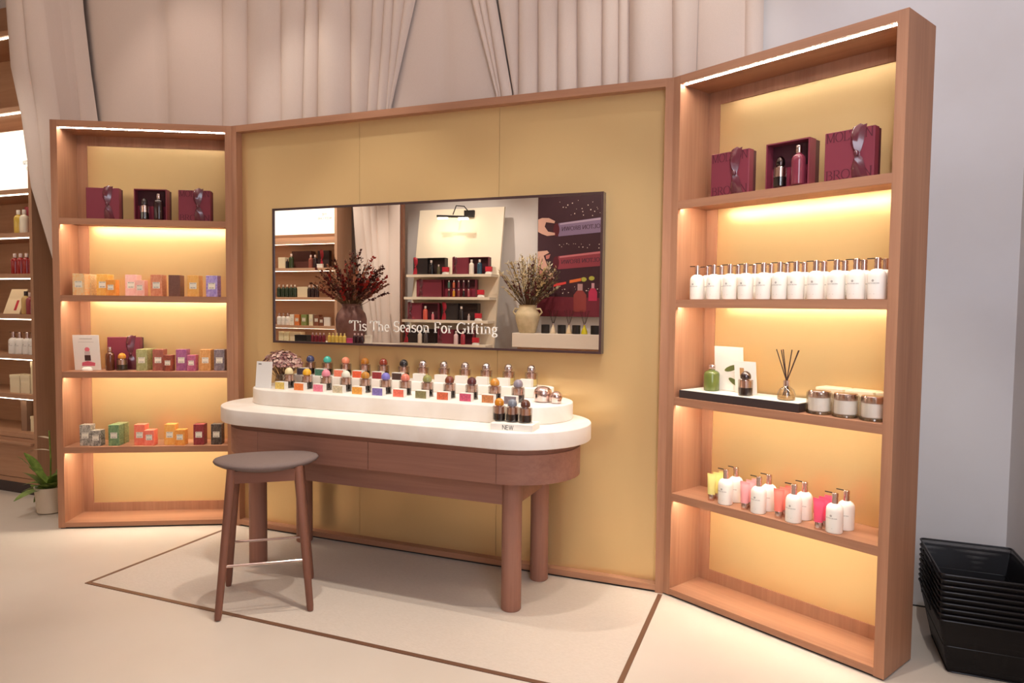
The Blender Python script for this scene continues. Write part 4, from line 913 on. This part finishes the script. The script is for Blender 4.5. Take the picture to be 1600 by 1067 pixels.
# poster: print in thin layers on a board at the wall
t = thing('wall_poster', 'dark wine poster of hands pulling crackers, reflected at mirror right', 'poster', (0, 0, 0))
py = -5.30; X0 = .398
place('board', bx(X0, 2.3, py-.03, py, 1.46, 3.45), mat((62, 28, 40), .55), t)
PX = lambda u: X0+u
def pp(name, pts, col, dz=.001): 
    place(name, MB().prism([(-x, z) for x, z in pts], -.0008, .0008).mesh('p', False), mat(col, .55), t, (0, py+dz, 0), rot=(pi/2, 0, pi))
def ell(cx, cz, rx, rz_, n_=18): return [(cx+rx*cos(2*pi*i/n_), cz+rz_*sin(2*pi*i/n_)) for i in range(n_)]
pp('printed_table', [(X0+.002, 1.462), (2.298, 1.462), (2.298, 1.70), (X0+.002, 1.74)], (120, 38, 56), .001)
for zc, c1, c2, tz in ((2.66, (140, 118, 150), (186, 166, 190), 2.585), (2.21, (150, 60, 74), (206, 120, 128), 2.12)):
    pp('printed_cracker', [(X0+.30, zc-.1), (1.9, zc-.02), (1.9, zc+.2), (X0+.30, zc+.08)], c1, .002); pp('printed_highlight', [(X0+.32, zc+.055), (1.9, zc+.165), (1.9, zc+.195), (X0+.32, zc+.078)], c2, .003)
    q = text_mb('MOLTON BROWN', .054, .16, .08); place('lettering', q.mesh('l', False), mat((70, 44, 60), .6), t, (X0+.345+q.w/2, py+.004, zc-.012), rot=(0, .055, pi))
    pp('printed_tie', ell(X0+.27, zc-.01, .045, .09), (90, 20, 34), .003)
SK = (220, 172, 154); cz = 2.74
pp('printed_hand', [(X0+.003, cz-.11), (X0+.06, cz-.14), (X0+.14, cz-.17), (X0+.25, cz-.16), (X0+.25, cz-.13), (X0+.15, cz-.11), (X0+.1, cz-.04), (X0+.12, cz+.02), (X0+.24, cz+.0), (X0+.25, cz+.03), (X0+.16, cz+.075), (X0+.06, cz+.08), (X0+.003, cz+.06)], SK, .004)
pp('printed_hand', [(X0+.003, 2.36), (X0+.14, 2.37), (X0+.17, 2.34), (X0+.09, 2.30), (X0+.14, 2.18), (X0+.25, 1.99), (X0+.21, 1.955), (X0+.09, 2.10), (X0+.003, 2.16)], SK, .004)
pp('printed_hand', [(X0+.003, 2.145), (X0+.08, 2.085), (X0+.13, 1.99), (X0+.10, 1.965), (X0+.003, 2.06)], (196, 130, 116), .004)
pp('printed_finger', [(X0+.12, 2.30), (X0+.19, 2.32), (X0+.17, 2.26), (X0+.13, 2.25)], (196, 120, 112), .0045)
pp('printed_ribbon', [(X0+.24, 1.87), (X0+.42, 1.91), (X0+.42, 1.94), (X0+.24, 1.91)], (226, 70, 66), .004); pp('printed_ribbon', [(X0+.47, 1.92), (X0+.64, 1.95), (X0+.64, 1.99), (X0+.47, 1.96)], (236, 120, 60), .004)
for cx, cz in ((X0+.67, 1.97), (X0+.78, 1.985)): pp('printed_fruit', ell(cx, cz, .04, .03), (190, 186, 80), .004)
pp('printed_bottle', [(X0+.53, 1.53), (X0+.71, 1.53), (X0+.71, 1.76), (X0+.66, 1.82), (X0+.58, 1.82), (X0+.53, 1.76)], (150, 62, 60), .004); pp('printed_cap', [(X0+.585, 1.82), (X0+.655, 1.82), (X0+.655, 1.91), (X0+.585, 1.91)], (190, 150, 150), .004)
pp('printed_bottle', [(X0+.74, 1.68), (X0+.86, 1.68), (X0+.86, 1.8), (X0+.83, 1.85), (X0+.77, 1.85), (X0+.74, 1.8)], (196, 50, 90), .004); pp('printed_cap', [(X0+.78, 1.85), (X0+.82, 1.85), (X0+.82, 1.92), (X0+.78, 1.92)], (210, 160, 170), .004)
sp = MB()
for i in range(60):
    cx, cz = X0+random.uniform(.3, .95), random.choice((random.uniform(2.82, 3.06), random.uniform(2.36, 2.46), random.uniform(1.78, 1.88))); s_ = random.uniform(.004, .010)
    sp.add([(cx-s_, py+.0045, cz), (cx, py+.0045, cz-s_), (cx+s_, py+.0045, cz), (cx, py+.0045, cz+s_)], [(0, 1, 2, 3)])
tag(place('printed_sparkles', sp.mesh('sp', False), mat((246, 226, 216), .5), t), kind='stuff')

# gifting table in the middle of the shop with vase and bottles (seen in the mirror)
t = thing('gift_table', 'pale table edge at the bottom of the mirror reflection', 'table', (-1.95, -4.1, 0))
place('top', bx(-.75, .72, -.3, .3, 1.03, 1.075).mesh('t', False, bevel=.004), mat((234, 220, 202), .5), t)
for x in (-.65, .62):
    for y in (-.24, .24): place('leg', bx(x-.03, x+.03, y-.03, y+.03, 0, 1.03), BV, t)
GZ = 1.075
t = thing('flower_vase', 'brown vase of red dried flowers reflected in the mirror', 'flowers', (-1.87, -4.14, GZ))
place('vase', MB().lathe([(.13, 0), (.165, .02), (.205, .2), (.21, .32), (.19, .40), (.14, .46), (.12, .50), (.13, .53)], 28, caps=False), mat((112, 74, 68), .55, c2=(134, 96, 88), nscale=8), t)
spray(t, 150, .52, .58, .18, .74, [(120, 34, 38), (84, 38, 42), (130, 80, 60), (176, 44, 36), (92, 50, 46), (206, 146, 116)], 'dried_heads', .024, 26)
for i, x in enumerate((-2.03, -1.97, -1.91, -1.85, -1.79)): tall_bottle(('leftmost', 'second', 'third', 'fourth', 'rightmost')[i]+' yellow bottle on the reflected gift table', (x, -3.87, GZ), PI_, (226, 196, 96), (236, 216, 150), .92, 'yellow bottles on the gift table', name='bottle')
for i, x in enumerate((-2.30, -2.24, -2.18, -2.12)): tall_bottle(('leftmost', 'second', 'third', 'rightmost')[i]+' red bottle on the reflected gift table', (x, -3.87, GZ), PI_, (120, 22, 44), (226, 196, 196), .9, 'red bottles on the gift table', name='bottle')
for i, x in enumerate((-1.63, -1.575, -1.52)): tall_bottle(('left', 'middle', 'right')[i]+' dark bottle on the reflected gift table', (x, -3.87, GZ), PI_, (56, 26, 36), (226, 196, 196), .95, 'dark bottles on the gift table', name='bottle')
plain_box('magenta box on the reflected gift table', (-1.71, -3.87, GZ), .1, .06, .075, mat((196, 70, 120), .5), rz=PI_, name='magenta_box')
plain_box('white card box on the reflected gift table', (-1.43, -3.87, GZ), .09, .03, .125, WHITE, rz=PI_, name='card_box')
plain_box('black box on the reflected gift table', (-2.5, -3.87, GZ), .2, .1, .1, BLACK, rz=PI_, name='black_box')
